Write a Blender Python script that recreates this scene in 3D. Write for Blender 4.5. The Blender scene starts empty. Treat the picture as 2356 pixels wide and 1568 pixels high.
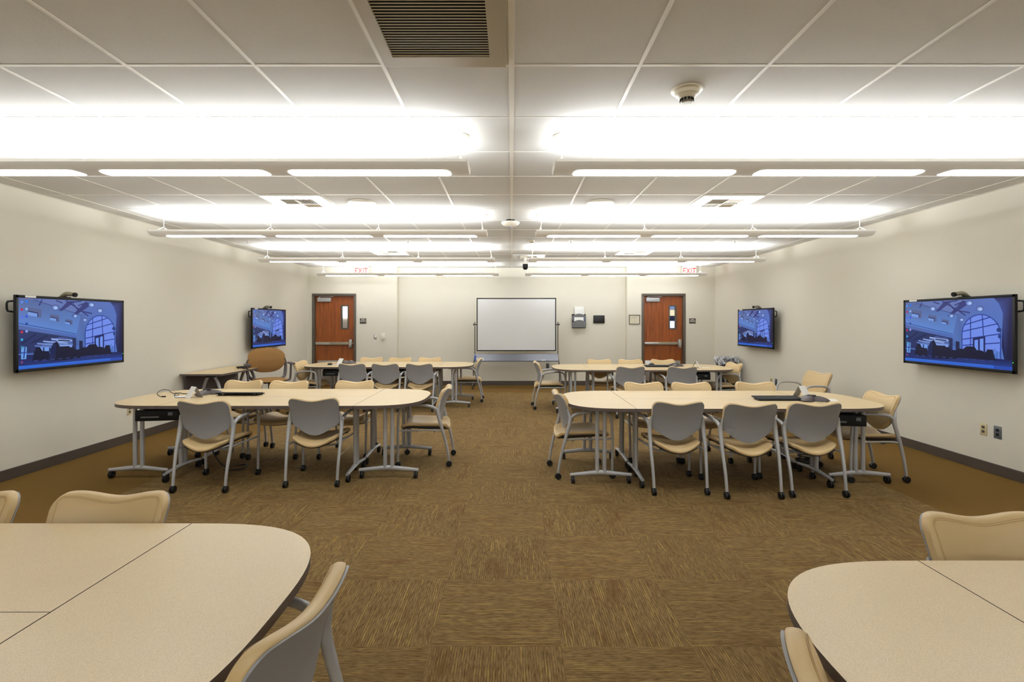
import bpy, bmesh, math, random
from mathutils import Vector, Matrix
random.seed(7)
PI = math.pi
C = bpy.context.scene.collection
FPX, H, CX, HY = 1165.0, 1.50, 1178.0, 741.0
CEIL = 2.797
WL, WR = -4.80, 4.77
YB, YC = 11.90, 12.08      # side parts of the back wall, recessed middle
YF = -5.6
TT = 0.725                 # table height
TILE = 0.6487

# ------------------------------------------------------------------ materials
def lin(c):
    r = []
    for v in c[:3]:
        v = v / 255.0
        r.append(v / 12.92 if v <= 0.04045 else ((v + 0.055) / 1.055) ** 2.4)
    return (r[0], r[1], r[2], 1.0)

class NT:
    def __init__(s, name):
        s.m = bpy.data.materials.new(name); s.m.use_nodes = True
        s.t = s.m.node_tree; s.n = s.t.nodes; s.l = s.t.links
        s.b = s.n.get('Principled BSDF')
    def node(s, t, **kw):
        n = s.n.new(t)
        for k, v in kw.items(): setattr(n, k, v)
        return n
    def link(s, a, b): s.l.new(a, b)
    def math(s, op, a, b=None):
        n = s.node('ShaderNodeMath', operation=op)
        for i, v in enumerate((a, b)):
            if v is None: continue
            if isinstance(v, (int, float)): n.inputs[i].default_value = v
            else: s.link(v, n.inputs[i])
        return n.outputs[0]
    def mix(s, f, a, b):
        n = s.node('ShaderNodeMix', data_type='RGBA')
        for i, v in ((0, f), (6, a), (7, b)):
            if isinstance(v, (int, float, tuple)): n.inputs[i].default_value = v
            else: s.link(v, n.inputs[i])
        return n.outputs[2]

def pm(name, col, rough=0.5, metal=0.0, spec=0.5, var=0.05, scale=30.0, bump=0.0, bscale=200.0, coat=0.0):
    s = NT(name); b = s.b
    c = lin(col)
    tc = s.node('ShaderNodeTexCoord')
    nz = s.node('ShaderNodeTexNoise'); nz.inputs['Scale'].default_value = scale; nz.inputs['Detail'].default_value = 4
    s.link(tc.outputs['Object'], nz.inputs['Vector'])
    lo = tuple(max(0, v * (1 - var)) for v in c[:3]) + (1,)
    hi = tuple(min(1, v * (1 + var)) for v in c[:3]) + (1,)
    s.link(s.mix(nz.outputs['Fac'], lo, hi), b.inputs['Base Color'])
    b.inputs['Roughness'].default_value = rough
    b.inputs['Metallic'].default_value = metal
    b.inputs['Specular IOR Level'].default_value = spec
    b.inputs['Coat Weight'].default_value = coat
    if bump:
        n2 = s.node('ShaderNodeTexNoise'); n2.inputs['Scale'].default_value = bscale
        s.link(tc.outputs['Object'], n2.inputs['Vector'])
        bp = s.node('ShaderNodeBump'); bp.inputs['Strength'].default_value = bump; bp.inputs['Distance'].default_value = 0.002
        s.link(n2.outputs['Fac'], bp.inputs['Height']); s.link(bp.outputs[0], b.inputs['Normal'])
    return s.m

def emis(name, col, strength):
    s = NT(name)
    s.b.inputs['Base Color'].default_value = lin(col)
    s.b.inputs['Emission Color'].default_value = lin(col)
    s.b.inputs['Emission Strength'].default_value = strength
    return s.m

M = {}
M['wall'] = pm('painted_wall', (221, 216, 202), 0.85, var=0.015, scale=2, bump=0.15, bscale=350, spec=0.2)
M['ceil'] = pm('ceiling_tile', (222, 221, 219), 0.95, var=0.03, scale=60, bump=0.3, bscale=260, spec=0.1)
M['grid'] = pm('ceiling_grid_metal', (240, 236, 228), 0.5, var=0.01)
M['base'] = pm('vinyl_base', (72, 62, 54), 0.5)
M['white'] = pm('white_metal', (232, 226, 212), 0.4, var=0.01)
M['offwhite_glow'] = pm('glowing_fixture_paint', (226, 222, 214), 0.5, var=0.01)
M['offwhite_glow'].node_tree.nodes['Principled BSDF'].inputs['Emission Color'].default_value = (1, 0.96, 0.88, 1); M['offwhite_glow'].node_tree.nodes['Principled BSDF'].inputs['Emission Strength'].default_value = 0.13  # faint glow added to the paint so the light housings look brighter
M['lens'] = emis('lamp_lens', (246, 251, 255), 12.0)
M['plast'] = pm('ivory_plastic', (226, 218, 196), 0.4, var=0.01)
M['dark'] = pm('dark_void', (20, 17, 15), 0.8)
M['black'] = pm('black_plastic', (15, 14, 15), 0.5, spec=0.3)
M['blackm'] = pm('black_rubber', (14, 14, 15), 0.45)
M['silver'] = pm('silver_paint', (176, 176, 178), 0.36, metal=0.25, var=0.02)
M['steel'] = pm('brushed_steel', (190, 188, 184), 0.32, metal=0.8, var=0.04)
M['shell'] = pm('grey_shell_plastic', (146, 147, 150), 0.42, var=0.03, scale=200, bump=0.08, bscale=900)
M['vinyl'] = pm('tan_vinyl', (204, 177, 130), 0.42, var=0.03, scale=25, bump=0.12, bscale=500)
M['seam'] = pm('tan_stitch', (176, 146, 100), 0.6)
M['pan'] = pm('seat_pan', (38, 33, 30), 0.6)
M['edge'] = pm('table_edge_band', (84, 73, 68), 0.5)
M['fabric'] = pm('brown_fabric', (138, 103, 62), 0.95, var=0.25, scale=160, bump=0.4, bscale=500, spec=0.2)
M['taupe'] = pm('taupe_plastic', (78, 70, 70), 0.45)
M['frame'] = pm('door_frame_paint', (82, 74, 64), 0.5, var=0.02)
M['board'] = pm('whiteboard_face', (226, 226, 226), 0.25, var=0.005)
M['tray'] = pm('grey_tray_metal', (104, 105, 112), 0.35, metal=0.5)
M['paper'] = pm('paper', (236, 236, 232), 0.7, var=0.01)
M['bluep'] = pm('blue_paper', (70, 100, 170), 0.7)
M['greyp'] = pm('grey_paper', (150, 150, 150), 0.6)
M['cert'] = pm('certificate_paper', (214, 206, 182), 0.7)
M['key'] = pm('keyboard_keys', (52, 52, 56), 0.5)
M['alm'] = pm('outlet_plate', (206, 192, 150), 0.4)
M['red'] = emis('exit_letters', (240, 30, 25), 1.2)
M['exitw'] = emis('exit_face', (238, 232, 220), 0.35)
M['cord'] = pm('grey_cord', (60, 58, 56), 0.5)
M['lite'] = pm('white_letters', (232, 230, 224), 0.5)
M['cgrey'] = pm('camera_grey', (150, 143, 124), 0.4, metal=0.3)
M['meshgrey'] = pm('mesh_pocket', (112, 112, 114), 0.5)

# laminate table top
def laminate():
    s = NT('speckled_laminate')
    tc = s.node('ShaderNodeTexCoord')
    n1 = s.node('ShaderNodeTexNoise'); n1.inputs['Scale'].default_value = 430; n1.inputs['Detail'].default_value = 2
    n2 = s.node('ShaderNodeTexNoise'); n2.inputs['Scale'].default_value = 5
    s.link(tc.outputs['Object'], n1.inputs['Vector']); s.link(tc.outputs['Object'], n2.inputs['Vector'])
    r = s.node('ShaderNodeValToRGB')
    r.color_ramp.elements[0].position = 0.3; r.color_ramp.elements[0].color = lin((198, 172, 128))
    r.color_ramp.elements[1].position = 0.68; r.color_ramp.elements[1].color = lin((224, 204, 162))
    e = r.color_ramp.elements.new(0.48); e.color = lin((212, 188, 144))
    s.link(n1.outputs['Fac'], r.inputs['Fac'])
    s.link(s.mix(s.math('MULTIPLY', n2.outputs['Fac'], 0.12), r.outputs[0], lin((170, 140, 100))), s.b.inputs['Base Color'])
    s.b.inputs['Roughness'].default_value = 0.34
    s.b.inputs['Specular IOR Level'].default_value = 0.75
    return s.m
M['lam'] = laminate()

# cherry door veneer
def veneer():
    s = NT('cherry_veneer')
    tc = s.node('ShaderNodeTexCoord'); mp = s.node('ShaderNodeMapping'); mp.inputs['Scale'].default_value = (28, 28, 1.6)
    s.link(tc.outputs['Object'], mp.inputs['Vector'])
    n = s.node('ShaderNodeTexNoise'); n.inputs['Scale'].default_value = 1.6; n.inputs['Detail'].default_value = 6; n.inputs['Distortion'].default_value = 0.4
    s.link(mp.outputs[0], n.inputs['Vector'])
    r = s.node('ShaderNodeValToRGB')
    r.color_ramp.elements[0].position = 0.3; r.color_ramp.elements[0].color = lin((112, 53, 16))
    r.color_ramp.elements[1].position = 0.7; r.color_ramp.elements[1].color = lin((156, 82, 28))
    s.link(n.outputs['Fac'], r.inputs['Fac']); s.link(r.outputs[0], s.b.inputs['Base Color'])
    s.b.inputs['Roughness'].default_value = 0.35
    return s.m
M['wood'] = veneer()

# carpet: quarter-turned striped tiles with a plain brown border
def carpet():
    s = NT('carpet_tiles')
    tc = s.node('ShaderNodeTexCoord'); sp = s.node('ShaderNodeSeparateXYZ'); s.link(tc.outputs['Object'], sp.inputs[0])
    X, Y = sp.outputs[0], sp.outputs[1]
    T = 0.608
    ix = s.math('FLOOR', s.math('DIVIDE', s.math('ADD', X, 0.378), T))
    iy = s.math('FLOOR', s.math('DIVIDE', s.math('SUBTRACT', Y, 0.52), T))
    par = s.math('FLOORED_MODULO', s.math('ADD', ix, iy), 2.0)
    par = s.math('LESS_THAN', par, 0.5)
    cid = s.node('ShaderNodeCombineXYZ'); s.link(ix, cid.inputs[0]); s.link(iy, cid.inputs[1])
    wn = s.node('ShaderNodeTexWhiteNoise', noise_dimensions='3D'); s.link(cid.outputs[0], wn.inputs['Vector'])
    off = s.math('MULTIPLY', wn.outputs['Value'], 37.0)
    # across / along coordinates
    mixv = s.node('ShaderNodeMix', data_type='FLOAT'); s.link(par, mixv.inputs[0]); s.link(Y, mixv.inputs[2]); s.link(X, mixv.inputs[3])
    across = mixv.outputs[0]
    mixw = s.node('ShaderNodeMix', data_type='FLOAT'); s.link(par, mixw.inputs[0]); s.link(X, mixw.inputs[2]); s.link(Y, mixw.inputs[3])
    along = mixw.outputs[0]
    def nz(fx, fy, sc, det=2, rough=0.6, useRow=None):
        cv = s.node('ShaderNodeCombineXYZ')
        s.link(s.math('ADD', s.math('MULTIPLY', across if useRow is None else useRow, fx), off), cv.inputs[0])
        s.link(s.math('MULTIPLY', along, fy), cv.inputs[1]); s.link(off, cv.inputs[2])
        n = s.node('ShaderNodeTexNoise'); n.inputs['Scale'].default_value = sc; n.inputs['Detail'].default_value = det; n.inputs['Roughness'].default_value = rough
        s.link(cv.outputs[0], n.inputs['Vector']); return n.outputs['Fac']
    RF = 84.0
    row = s.math('FLOOR', s.math('MULTIPLY', across, RF))
    fr = s.math('FRACT', s.math('MULTIPLY', across, RF))
    d = s.math('ABSOLUTE', s.math('SUBTRACT', fr, 0.5))
    f1 = nz(150.0, 22.0, 1.0, 3)
    r = s.node('ShaderNodeValToRGB'); cr = r.color_ramp
    cr.elements[0].position = 0.32; cr.elements[0].color = lin((88, 67, 38))
    cr.elements[1].position = 0.70; cr.elements[1].color = lin((136, 112, 74))
    e = cr.elements.new(0.48); e.color = lin((116, 93, 59))
    s.link(f1, r.inputs['Fac'])
    # slow darker / redder drifts along the tile
    drift = nz(9.0, 3.0, 1.0, 3)
    dr = s.node('ShaderNodeValToRGB'); dr.color_ramp.elements[0].position = 0.52; dr.color_ramp.elements[1].position = 0.70
    s.link(drift, dr.inputs['Fac'])
    col = s.mix(s.math('MULTIPLY', dr.outputs[0], 0.5), r.outputs[0], lin((92, 60, 30)))
    # thin gold, olive and rust threads, one per row
    tn = nz(0.731, 4.0, 1.0, 2, useRow=row)
    th = s.node('ShaderNodeValToRGB'); tr_ = th.color_ramp
    tr_.elements[0].position = 0.36; tr_.elements[0].color = lin((96, 60, 30))
    tr_.elements[1].position = 0.68; tr_.elements[1].color = lin((206, 180, 100))
    for p, c in ((0.46, (116, 104, 62)), (0.53, (150, 126, 74)), (0.60, (184, 152, 72))):
        e = tr_.elements.new(p); e.color = lin(c)
    s.link(tn, th.inputs['Fac'])
    on = nz(1.37, 7.0, 1.0, 2, useRow=row)
    onr = s.node('ShaderNodeValToRGB'); onr.color_ramp.elements[0].position = 0.40; onr.color_ramp.elements[1].position = 0.56
    s.link(on, onr.inputs['Fac'])
    mask = s.math('MULTIPLY', s.math('MULTIPLY', s.math('LESS_THAN', d, 0.17), onr.outputs[0]), 0.42)
    col = s.mix(mask, col, th.outputs[0])
    dark = s.math('GREATER_THAN', d, 0.40)
    col = s.mix(s.math('MULTIPLY', dark, 0.35), col, lin((60, 44, 24)))
    tv = s.math('MULTIPLY', wn.outputs['Value'], 0.12)
    col = s.mix(tv, col, lin((70, 54, 34)))
    # grain
    gn = s.node('ShaderNodeTexNoise'); gn.inputs['Scale'].default_value = 420; s.link(tc.outputs['Object'], gn.inputs['Vector'])
    brd = s.mix(gn.outputs['Fac'], lin((88, 64, 29)), lin((120, 92, 46)))
    ax = s.math('ABSOLUTE', X)
    m1 = s.math('GREATER_THAN', ax, 3.42)
    m2 = s.math('GREATER_THAN', Y, 10.85)
    mm = s.math('MAXIMUM', m1, m2)
    s.link(s.mix(mm, col, brd), s.b.inputs['Base Color'])
    s.b.inputs['Roughness'].default_value = 0.95; s.b.inputs['Specular IOR Level'].default_value = 0.1
    bp = s.node('ShaderNodeBump'); bp.inputs['Strength'].default_value = 0.5; bp.inputs['Distance'].default_value = 0.003
    s.link(s.math('ADD', s.math('MULTIPLY', f1, 1.0), s.math('MULTIPLY', gn.outputs['Fac'], 0.5)), bp.inputs['Height'])
    s.link(bp.outputs[0], s.b.inputs['Normal'])
    return s.m
M['carpet'] = carpet()

def glassm():
    s = NT('clear_glass')
    out = s.n.get('Material Output')
    tr = s.node('ShaderNodeBsdfTransparent'); gl = s.node('ShaderNodeBsdfGlossy'); gl.inputs['Roughness'].default_value = 0.03
    fr = s.node('ShaderNodeFresnel'); fr.inputs[0].default_value = 1.45
    mx = s.node('ShaderNodeMixShader'); s.link(fr.outputs[0], mx.inputs[0]); s.link(tr.outputs[0], mx.inputs[1]); s.link(gl.outputs[0], mx.inputs[2])
    s.link(mx.outputs[0], out.inputs['Surface'])
    return s.m
M['glass'] = glassm()

def bagm():
    s = NT('clear_plastic_bag')
    out = s.n.get('Material Output')
    tc = s.node('ShaderNodeTexCoord')
    n = s.node('ShaderNodeTexNoise'); n.inputs['Scale'].default_value = 8; n.inputs['Detail'].default_value = 4; n.inputs['Distortion'].default_value = 1.5
    s.link(tc.outputs['Object'], n.inputs['Vector'])
    r = s.node('ShaderNodeValToRGB'); r.color_ramp.elements[0].position = 0.42; r.color_ramp.elements[1].position = 0.6
    r.color_ramp.elements[0].color = (0.12, 0.12, 0.12, 1); r.color_ramp.elements[1].color = (0.95, 0.95, 0.95, 1)
    s.link(n.outputs['Fac'], r.inputs['Fac'])
    s.b.inputs['Base Color'].default_value = (0.75, 0.76, 0.8, 1); s.b.inputs['Roughness'].default_value = 0.2
    tr = s.node('ShaderNodeBsdfTransparent')
    mx = s.node('ShaderNodeMixShader'); s.link(r.outputs[0], mx.inputs[0]); s.link(tr.outputs[0], mx.inputs[1]); s.link(s.b.outputs[0], mx.inputs[2])
    s.link(mx.outputs[0], out.inputs['Surface'])
    return s.m
M['bag'] = bagm()

def screenm():
    s = NT('display_picture')
    a = s.node('ShaderNodeAttribute', attribute_name='Col')
    s.b.inputs['Base Color'].default_value = (0.01, 0.01, 0.012, 1)
    s.b.inputs['Roughness'].default_value = 0.3; s.b.inputs['Specular IOR Level'].default_value = 0.12
    s.link(a.outputs['Color'], s.b.inputs['Emission Color'])
    s.b.inputs['Emission Strength'].default_value = 0.82
    return s.m
M['screen'] = screenm()

# ------------------------------------------------------------------ mesh builder
class MB:
    def __init__(s): s.bm = bmesh.new()
    def _tag(s, n0, mi):
        s.bm.faces.ensure_lookup_table()
        for f in s.bm.faces[n0:]: f.material_index = mi
    def box(s, x0, x1, y0, y1, z0, z1, bev=0.0, mi=0, mat=None):
        n0 = len(s.bm.faces)
        m = Matrix.Translation(((x0+x1)/2, (y0+y1)/2, (z0+z1)/2)) @ Matrix.Diagonal((x1-x0, y1-y0, z1-z0, 1))
        if mat is not None: m = mat @ m
        r = bmesh.ops.create_cube(s.bm, size=1, matrix=m)
        if bev:
            es = {e for v in r['verts'] for e in v.link_edges}
            bmesh.ops.bevel(s.bm, geom=list(es), offset=bev, segments=2, affect='EDGES', profile=0.5)
        s._tag(n0, mi); return s
    def tube(s, pts, rad, seg=10, mi=0, smooth=0, flat=1.0, cap=True):
        P = [Vector(p) for p in pts]
        R = list(rad) if hasattr(rad, '__len__') else [rad] * len(P)
        if smooth:
            Q, RR = [], []
            for i in range(len(P) - 1):
                a, b, c, d = P[max(i-1, 0)], P[i], P[i+1], P[min(i+2, len(P)-1)]
                for k in range(smooth):
                    t = k / smooth
                    Q.append(0.5*((2*b) + (c-a)*t + (2*a-5*b+4*c-d)*t*t + (3*b-a-3*c+d)*t*t*t)); RR.append(R[i]*(1-t)+R[i+1]*t)
            Q.append(P[-1]); RR.append(R[-1]); P, R = Q, RR
        n0 = len(s.bm.faces)
        rings = []; up = None
        for i, p in enumerate(P):
            t = (P[min(i+1, len(P)-1)] - P[max(i-1, 0)]).normalized()
            if up is None:
                up = Vector((1, 0, 0)) if abs(t.x) < 0.8 else Vector((0, 0, 1))
            u = (up - t * up.dot(t)).normalized(); up = u
            v = t.cross(u)
            rings.append([s.bm.verts.new(p + u*math.cos(2*PI*k/seg)*R[i]*flat + v*math.sin(2*PI*k/seg)*R[i]) for k in range(seg)])
        for a, b in zip(rings, rings[1:]):
            for k in range(seg):
                s.bm.faces.new((a[k], a[(k+1) % seg], b[(k+1) % seg], b[k]))
        if cap:
            s.bm.faces.new(list(reversed(rings[0]))); s.bm.faces.new(rings[-1])
        s._tag(n0, mi); return s
    def prism(s, outline, z0, z1, mi_top=0, mi_side=0, mi_bot=None, bev=0.0):
        n0 = len(s.bm.faces)
        a = [s.bm.verts.new((x, y, z0)) for x, y in outline]; b = [s.bm.verts.new((x, y, z1)) for x, y in outline]
        n = len(a)
        for k in range(n):
            f = s.bm.faces.new((a[k], a[(k+1) % n], b[(k+1) % n], b[k])); f.material_index = mi_side
        f = s.bm.faces.new(b); f.material_index = mi_top
        f = s.bm.faces.new(list(reversed(a))); f.material_index = mi_side if mi_bot is None else mi_bot
        return s
    def lathe(s, prof, seg=24, c=(0, 0, 0), axis='Z', mi=0, a0=0.0):
        n0 = len(s.bm.faces); rings = []
        for r, h in prof:
            ring = []
            for k in range(seg):
                t = a0 + 2*PI*k/seg; u, v = r*math.cos(t), r*math.sin(t)
                p = {'Z': (u, v, h), 'X': (h, u, v), 'Y': (v, h, u)}[axis]
                ring.append(s.bm.verts.new(Vector(p) + Vector(c)))
            rings.append(ring)
        for a, b in zip(rings, rings[1:]):
            for k in range(seg): s.bm.faces.new((a[k], a[(k+1) % seg], b[(k+1) % seg], b[k]))
        if prof[0][0] > 1e-6: s.bm.faces.new(list(reversed(rings[0])))
        if prof[-1][0] > 1e-6: s.bm.faces.new(rings[-1])
        s._tag(n0, mi); return s
    def grid(s, f, nu, nv, mi=0, closed=None):
        """f(i/nu, j/nv) -> point; closed slab when a second function is given."""
        n0 = len(s.bm.faces)
        A = [[s.bm.verts.new(f(i/nu, j/nv)) for j in range(nv+1)] for i in range(nu+1)]
        for i in range(nu):
            for j in range(nv): s.bm.faces.new((A[i][j], A[i+1][j], A[i+1][j+1], A[i][j+1]))
        if closed:
            B = [[s.bm.verts.new(closed(i/nu, j/nv)) for j in range(nv+1)] for i in range(nu+1)]
            for i in range(nu):
                for j in range(nv): s.bm.faces.new((B[i][j+1], B[i+1][j+1], B[i+1][j], B[i][j]))
            for i in range(nu):
                s.bm.faces.new((A[i+1][0], A[i][0], B[i][0], B[i+1][0])); s.bm.faces.new((A[i][nv], A[i+1][nv], B[i+1][nv], B[i][nv]))
            for j in range(nv):
                s.bm.faces.new((A[0][j], A[0][j+1], B[0][j+1], B[0][j])); s.bm.faces.new((A[nu][j+1], A[nu][j], B[nu][j], B[nu][j+1]))
        s._tag(n0, mi); return s
    def build(s, name, mats, parent=None, loc=None, rot=None, smooth=True, angle=40):
        bmesh.ops.remove_doubles(s.bm, verts=s.bm.verts, dist=1e-6)
        bmesh.ops.recalc_face_normals(s.bm, faces=s.bm.faces)
        me = bpy.data.meshes.new(name); s.bm.to_mesh(me); s.bm.free()
        for m in (mats if isinstance(mats, (list, tuple)) else [mats]): me.materials.append(M[m] if isinstance(m, str) else m)
        if smooth:
            me.polygons.foreach_set('use_smooth', [True]*len(me.polygons))
            me.set_sharp_from_angle(angle=math.radians(angle))
        o = bpy.data.objects.new(name, me); C.objects.link(o)
        if parent: o.parent = parent
        if loc: o.location = loc
        if rot: o.rotation_euler = rot
        return o

def bake_subdiv(o, lv=1):
    """round the rims of a cushion: subdivide once and keep the result as its mesh"""
    md = o.modifiers.new('s', 'SUBSURF'); md.levels = lv; md.render_levels = lv
    bpy.context.view_layer.update()
    me = bpy.data.meshes.new_from_object(o.evaluated_get(bpy.context.evaluated_depsgraph_get()))
    o.modifiers.clear(); o.data = me; me.polygons.foreach_set('use_smooth', [True]*len(me.polygons))
    me.set_sharp_from_angle(angle=math.radians(70))
    return o
def tag(o, label=None, cat=None, group=None, kind=None):
    if label: o['label'] = label
    if cat: o['category'] = cat
    if group: o['group'] = group
    if kind: o['kind'] = kind
    return o
def empty(name, loc=(0, 0, 0), rz=0.0, label=None, cat=None, group=None, kind=None, rot=None):
    o = bpy.data.objects.new(name, None); o.empty_display_size = 0.1; C.objects.link(o)
    o.location = loc; o.rotation_euler = rot if rot else (0, 0, rz)
    return tag(o, label, cat, group, kind)
def struct(o): o['kind'] = 'structure'; return o
def copy_tree(o, parent=None):
    c = o.copy(); C.objects.link(c)
    if parent is not None: c.parent = parent
    for ch in [x for x in list(C.objects) if x.parent == o]: copy_tree(ch, c)
    return c
def text(name, body, size, mat, parent, loc, rot=(PI/2, 0, 0), ext=0.0008, align='CENTER', bold=0.0, sx=1.0):
    cu = bpy.data.curves.new(name, 'FONT'); cu.body = body; cu.size = size; cu.extrude = ext
    cu.align_x = align; cu.align_y = 'CENTER'; cu.offset = bold; cu.space_line = 0.95
    tmp = bpy.data.objects.new(name + '_tmp', cu); C.objects.link(tmp)
    bpy.context.view_layer.update()
    me = bpy.data.meshes.new_from_object(tmp.evaluated_get(bpy.context.evaluated_depsgraph_get()))
    bpy.data.objects.remove(tmp)
    me.materials.clear(); me.materials.append(M[mat])
    o = bpy.data.objects.new(name, me); C.objects.link(o); o.parent = parent; o.location = loc; o.rotation_euler = rot; o.scale = (sx, 1, 1)
    return o

# ------------------------------------------------------------------ room shell
b = MB(); b.box(WL-0.2, WR+0.2, YF-0.2, YC+3.2, -0.1, 0)
struct(b.build('floor', 'carpet', smooth=False))
b = MB(); b.box(WL-0.2, WR+0.2, YF-0.2, YC+3.2, CEIL, CEIL+0.1)
struct(b.build('ceiling', 'ceil', smooth=False))
b = MB(); b.box(WL-0.15, WL, YF, YC+3, 0, CEIL); struct(b.build('wall_left', 'wall', smooth=False))
b = MB(); b.box(WR, WR+0.15, YF, YC+3, 0, CEIL); struct(b.build('wall_right', 'wall', smooth=False))
b = MB(); b.box(WL-0.15, WR+0.15, YF-0.15, YF, 0, CEIL); struct(b.build('wall_front', 'wall', smooth=False))
# back wall with two door openings
DW, DH = 0.955, 2.135
DL, DR = -4.178, 3.56        # door centres
EX = 2.705
b = MB()
for a0, a1, dc in ((WL, -EX, DL), (EX, WR, DR)):
    b.box(a0, dc-DW/2, YB, YC+0.12, 0, CEIL); b.box(dc+DW/2, a1, YB, YC+0.12, 0, CEIL); b.box(dc-DW/2, dc+DW/2, YB, YC+0.12, DH, CEIL)
b.box(-EX, EX, YC, YC+0.12, 0, CEIL)
struct(b.build('wall_back', 'wall', smooth=False))
# corridor beyond the doors
b = MB(); b.box(WL-0.15, WR+0.15, YC+2.2, YC+2.3, 0, CEIL); struct(b.build('wall_corridor', 'wall', smooth=False))
# baseboards
def baseb(name, boxes):
    m = MB()
    for q in boxes: m.box(*q, bev=0.004)
    struct(m.build(name, 'base', smooth=False))
BH = 0.105
baseb('baseboard_left', [(WL, WL+0.012, YF, YB, 0, BH)])
baseb('baseboard_right', [(WR-0.012, WR, YF, YB, 0, BH)])
baseb('baseboard_back', [(-EX, EX, YC-0.012, YC, 0, BH), (WL, DL-DW/2-0.05, YB-0.012, YB, 0, BH), (DL+DW/2+0.05, -EX+0.012, YB-0.012, YB, 0, BH),
                         (EX-0.012, DR-DW/2-0.05, YB-0.012, YB, 0, BH), (DR+DW/2+0.05, WR, YB-0.012, YB, 0, BH),
                         (-EX, -EX+0.012, YB, YC, 0, BH), (EX-0.012, EX, YB, YC, 0, BH)])
# ceiling grid of T bars
m = MB(); g = 0.0095
Y0 = 2.557
y = Y0 - TILE*12
while y < YC:
    if y > YF: m.box(WL, WR, y-g, y+g, CEIL-0.0020, CEIL+0.002)
    y += TILE
k = -7
while k <= 7:
    x = k*TILE - 0.003
    w = 0.013 if k == 0 else g
    m.box(x-w, x+w, YF, YC, CEIL-(0.004 if k == 0 else 0.0025), CEIL+0.002); k += 1
struct(m.build('trim_1', 'grid', smooth=False))
m = MB()
for q in ((WL, WL+0.02, YF, YB), (WR-0.02, WR, YF, YB), (WL, -EX, YB-0.02, YB), (EX, WR, YB-0.02, YB), (-EX, EX, YC-0.02, YC)):
    m.box(*q, CEIL-0.003, CEIL+0.002)
struct(m.build('trim_2', 'grid', smooth=False))

# ------------------------------------------------------------------ doors
def door(name, cx, wname):
    d = struct(empty(name, (cx, YB, 0)))
    fr = MB(); o = 0.05
    fr.box(-DW/2-0.038, -DW/2+0.014, -0.02, 0.14, 0, DH+0.038, 0.003); fr.box(DW/2-0.014, DW/2+0.038, -0.02, 0.14, 0, DH+0.038, 0.003)
    fr.box(-DW/2-0.038, DW/2+0.038, -0.021, 0.14, DH-0.014, DH+0.04, 0.003)
    fr.build('door_frame', 'frame', d)
    w = DW/2-0.02; yb0, yb1 = 0.055, 0.10
    wx0, wx1, wz0, wz1 = 0.135, 0.325, 1.335, 1.905
    p = MB()
    p.box(-w, wx0+0.02, yb0, yb1, 0.01, DH-0.018); p.box(wx1-0.02, w, yb0, yb1, 0.01, DH-0.018)
    p.box(wx0+0.02, wx1-0.02, yb0, yb1, 0.01, wz0+0.02); p.box(wx0+0.02, wx1-0.02, yb0, yb1, wz1-0.02, DH-0.018)
    pan = p.build('door_panel', 'wood', d, smooth=False)
    f = MB()
    f.box(wx0, wx0+0.03, yb0-0.012, yb1+0.012, wz0, wz1, 0.003); f.box(wx1-0.03, wx1, yb0-0.012, yb1+0.012, wz0, wz1, 0.003)
    f.box(wx0+0.028, wx1-0.028, yb0-0.012, yb1+0.012, wz0, wz0+0.03, 0.003); f.box(wx0+0.028, wx1-0.028, yb0-0.012, yb1+0.012, wz1-0.03, wz1, 0.003)
    fo = f.build('window_frame', 'frame', d)
    MB().box(wx0+0.028, wx1-0.028, 0.073, 0.079, wz0+0.028, wz1-0.028).build('pane', 'glass', fo, smooth=False)
    c = MB(); c.box(-0.40, -0.085, yb0-0.055, yb0, 1.985, 2.075, 0.008)
    co = c.build('door_closer', 'silver', d)
    a = MB(); a.tube([(-0.36, yb0-0.03, 2.075), (-0.36, yb0-0.03, 2.10)], 0.016); a.tube([(-0.36, yb0-0.03, 2.098), (-0.04, yb0-0.05, 2.104)], 0.008); a.tube([(-0.04, yb0-0.05, 2.104), (-0.05, yb0+0.02, 2.11)], 0.009)
    a.build('closer_arm', 'silver', co)
    pb = MB(); pb.box(-w+0.02, 0.28, yb0-0.07, yb0-0.022, 0.975, 1.035, 0.008, mi=0); pb.box(-w+0.01, w-0.02, yb0-0.03, yb0, 0.985, 1.025, 0.004, mi=1)
    pb.box(-w+0.35, 0.34, yb0-0.074, yb0-0.02, 0.973, 1.037, 0.006, mi=1)
    bar = pb.build('push_bar', ['steel', 'cgrey'], d)
    h = MB(); h.box(0.35, 0.415, yb0-0.085, yb0, 0.90, 1.10, 0.012); h.tube([(0.382, yb0-0.09, 1.09), (0.382, yb0-0.09, 0.95)], 0.014, smooth=0)
    h.build('latch_case', 'steel', bar)
    kp = MB(); kp.box(-w+0.04, w-0.04, yb0-0.003, yb0, 0.03, 0.60, 0.001)
    kp.build('kick_plate', 'steel', d)
    return d
door('door_1', DL, 'a'); door('door_2', DR, 'b')
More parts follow.
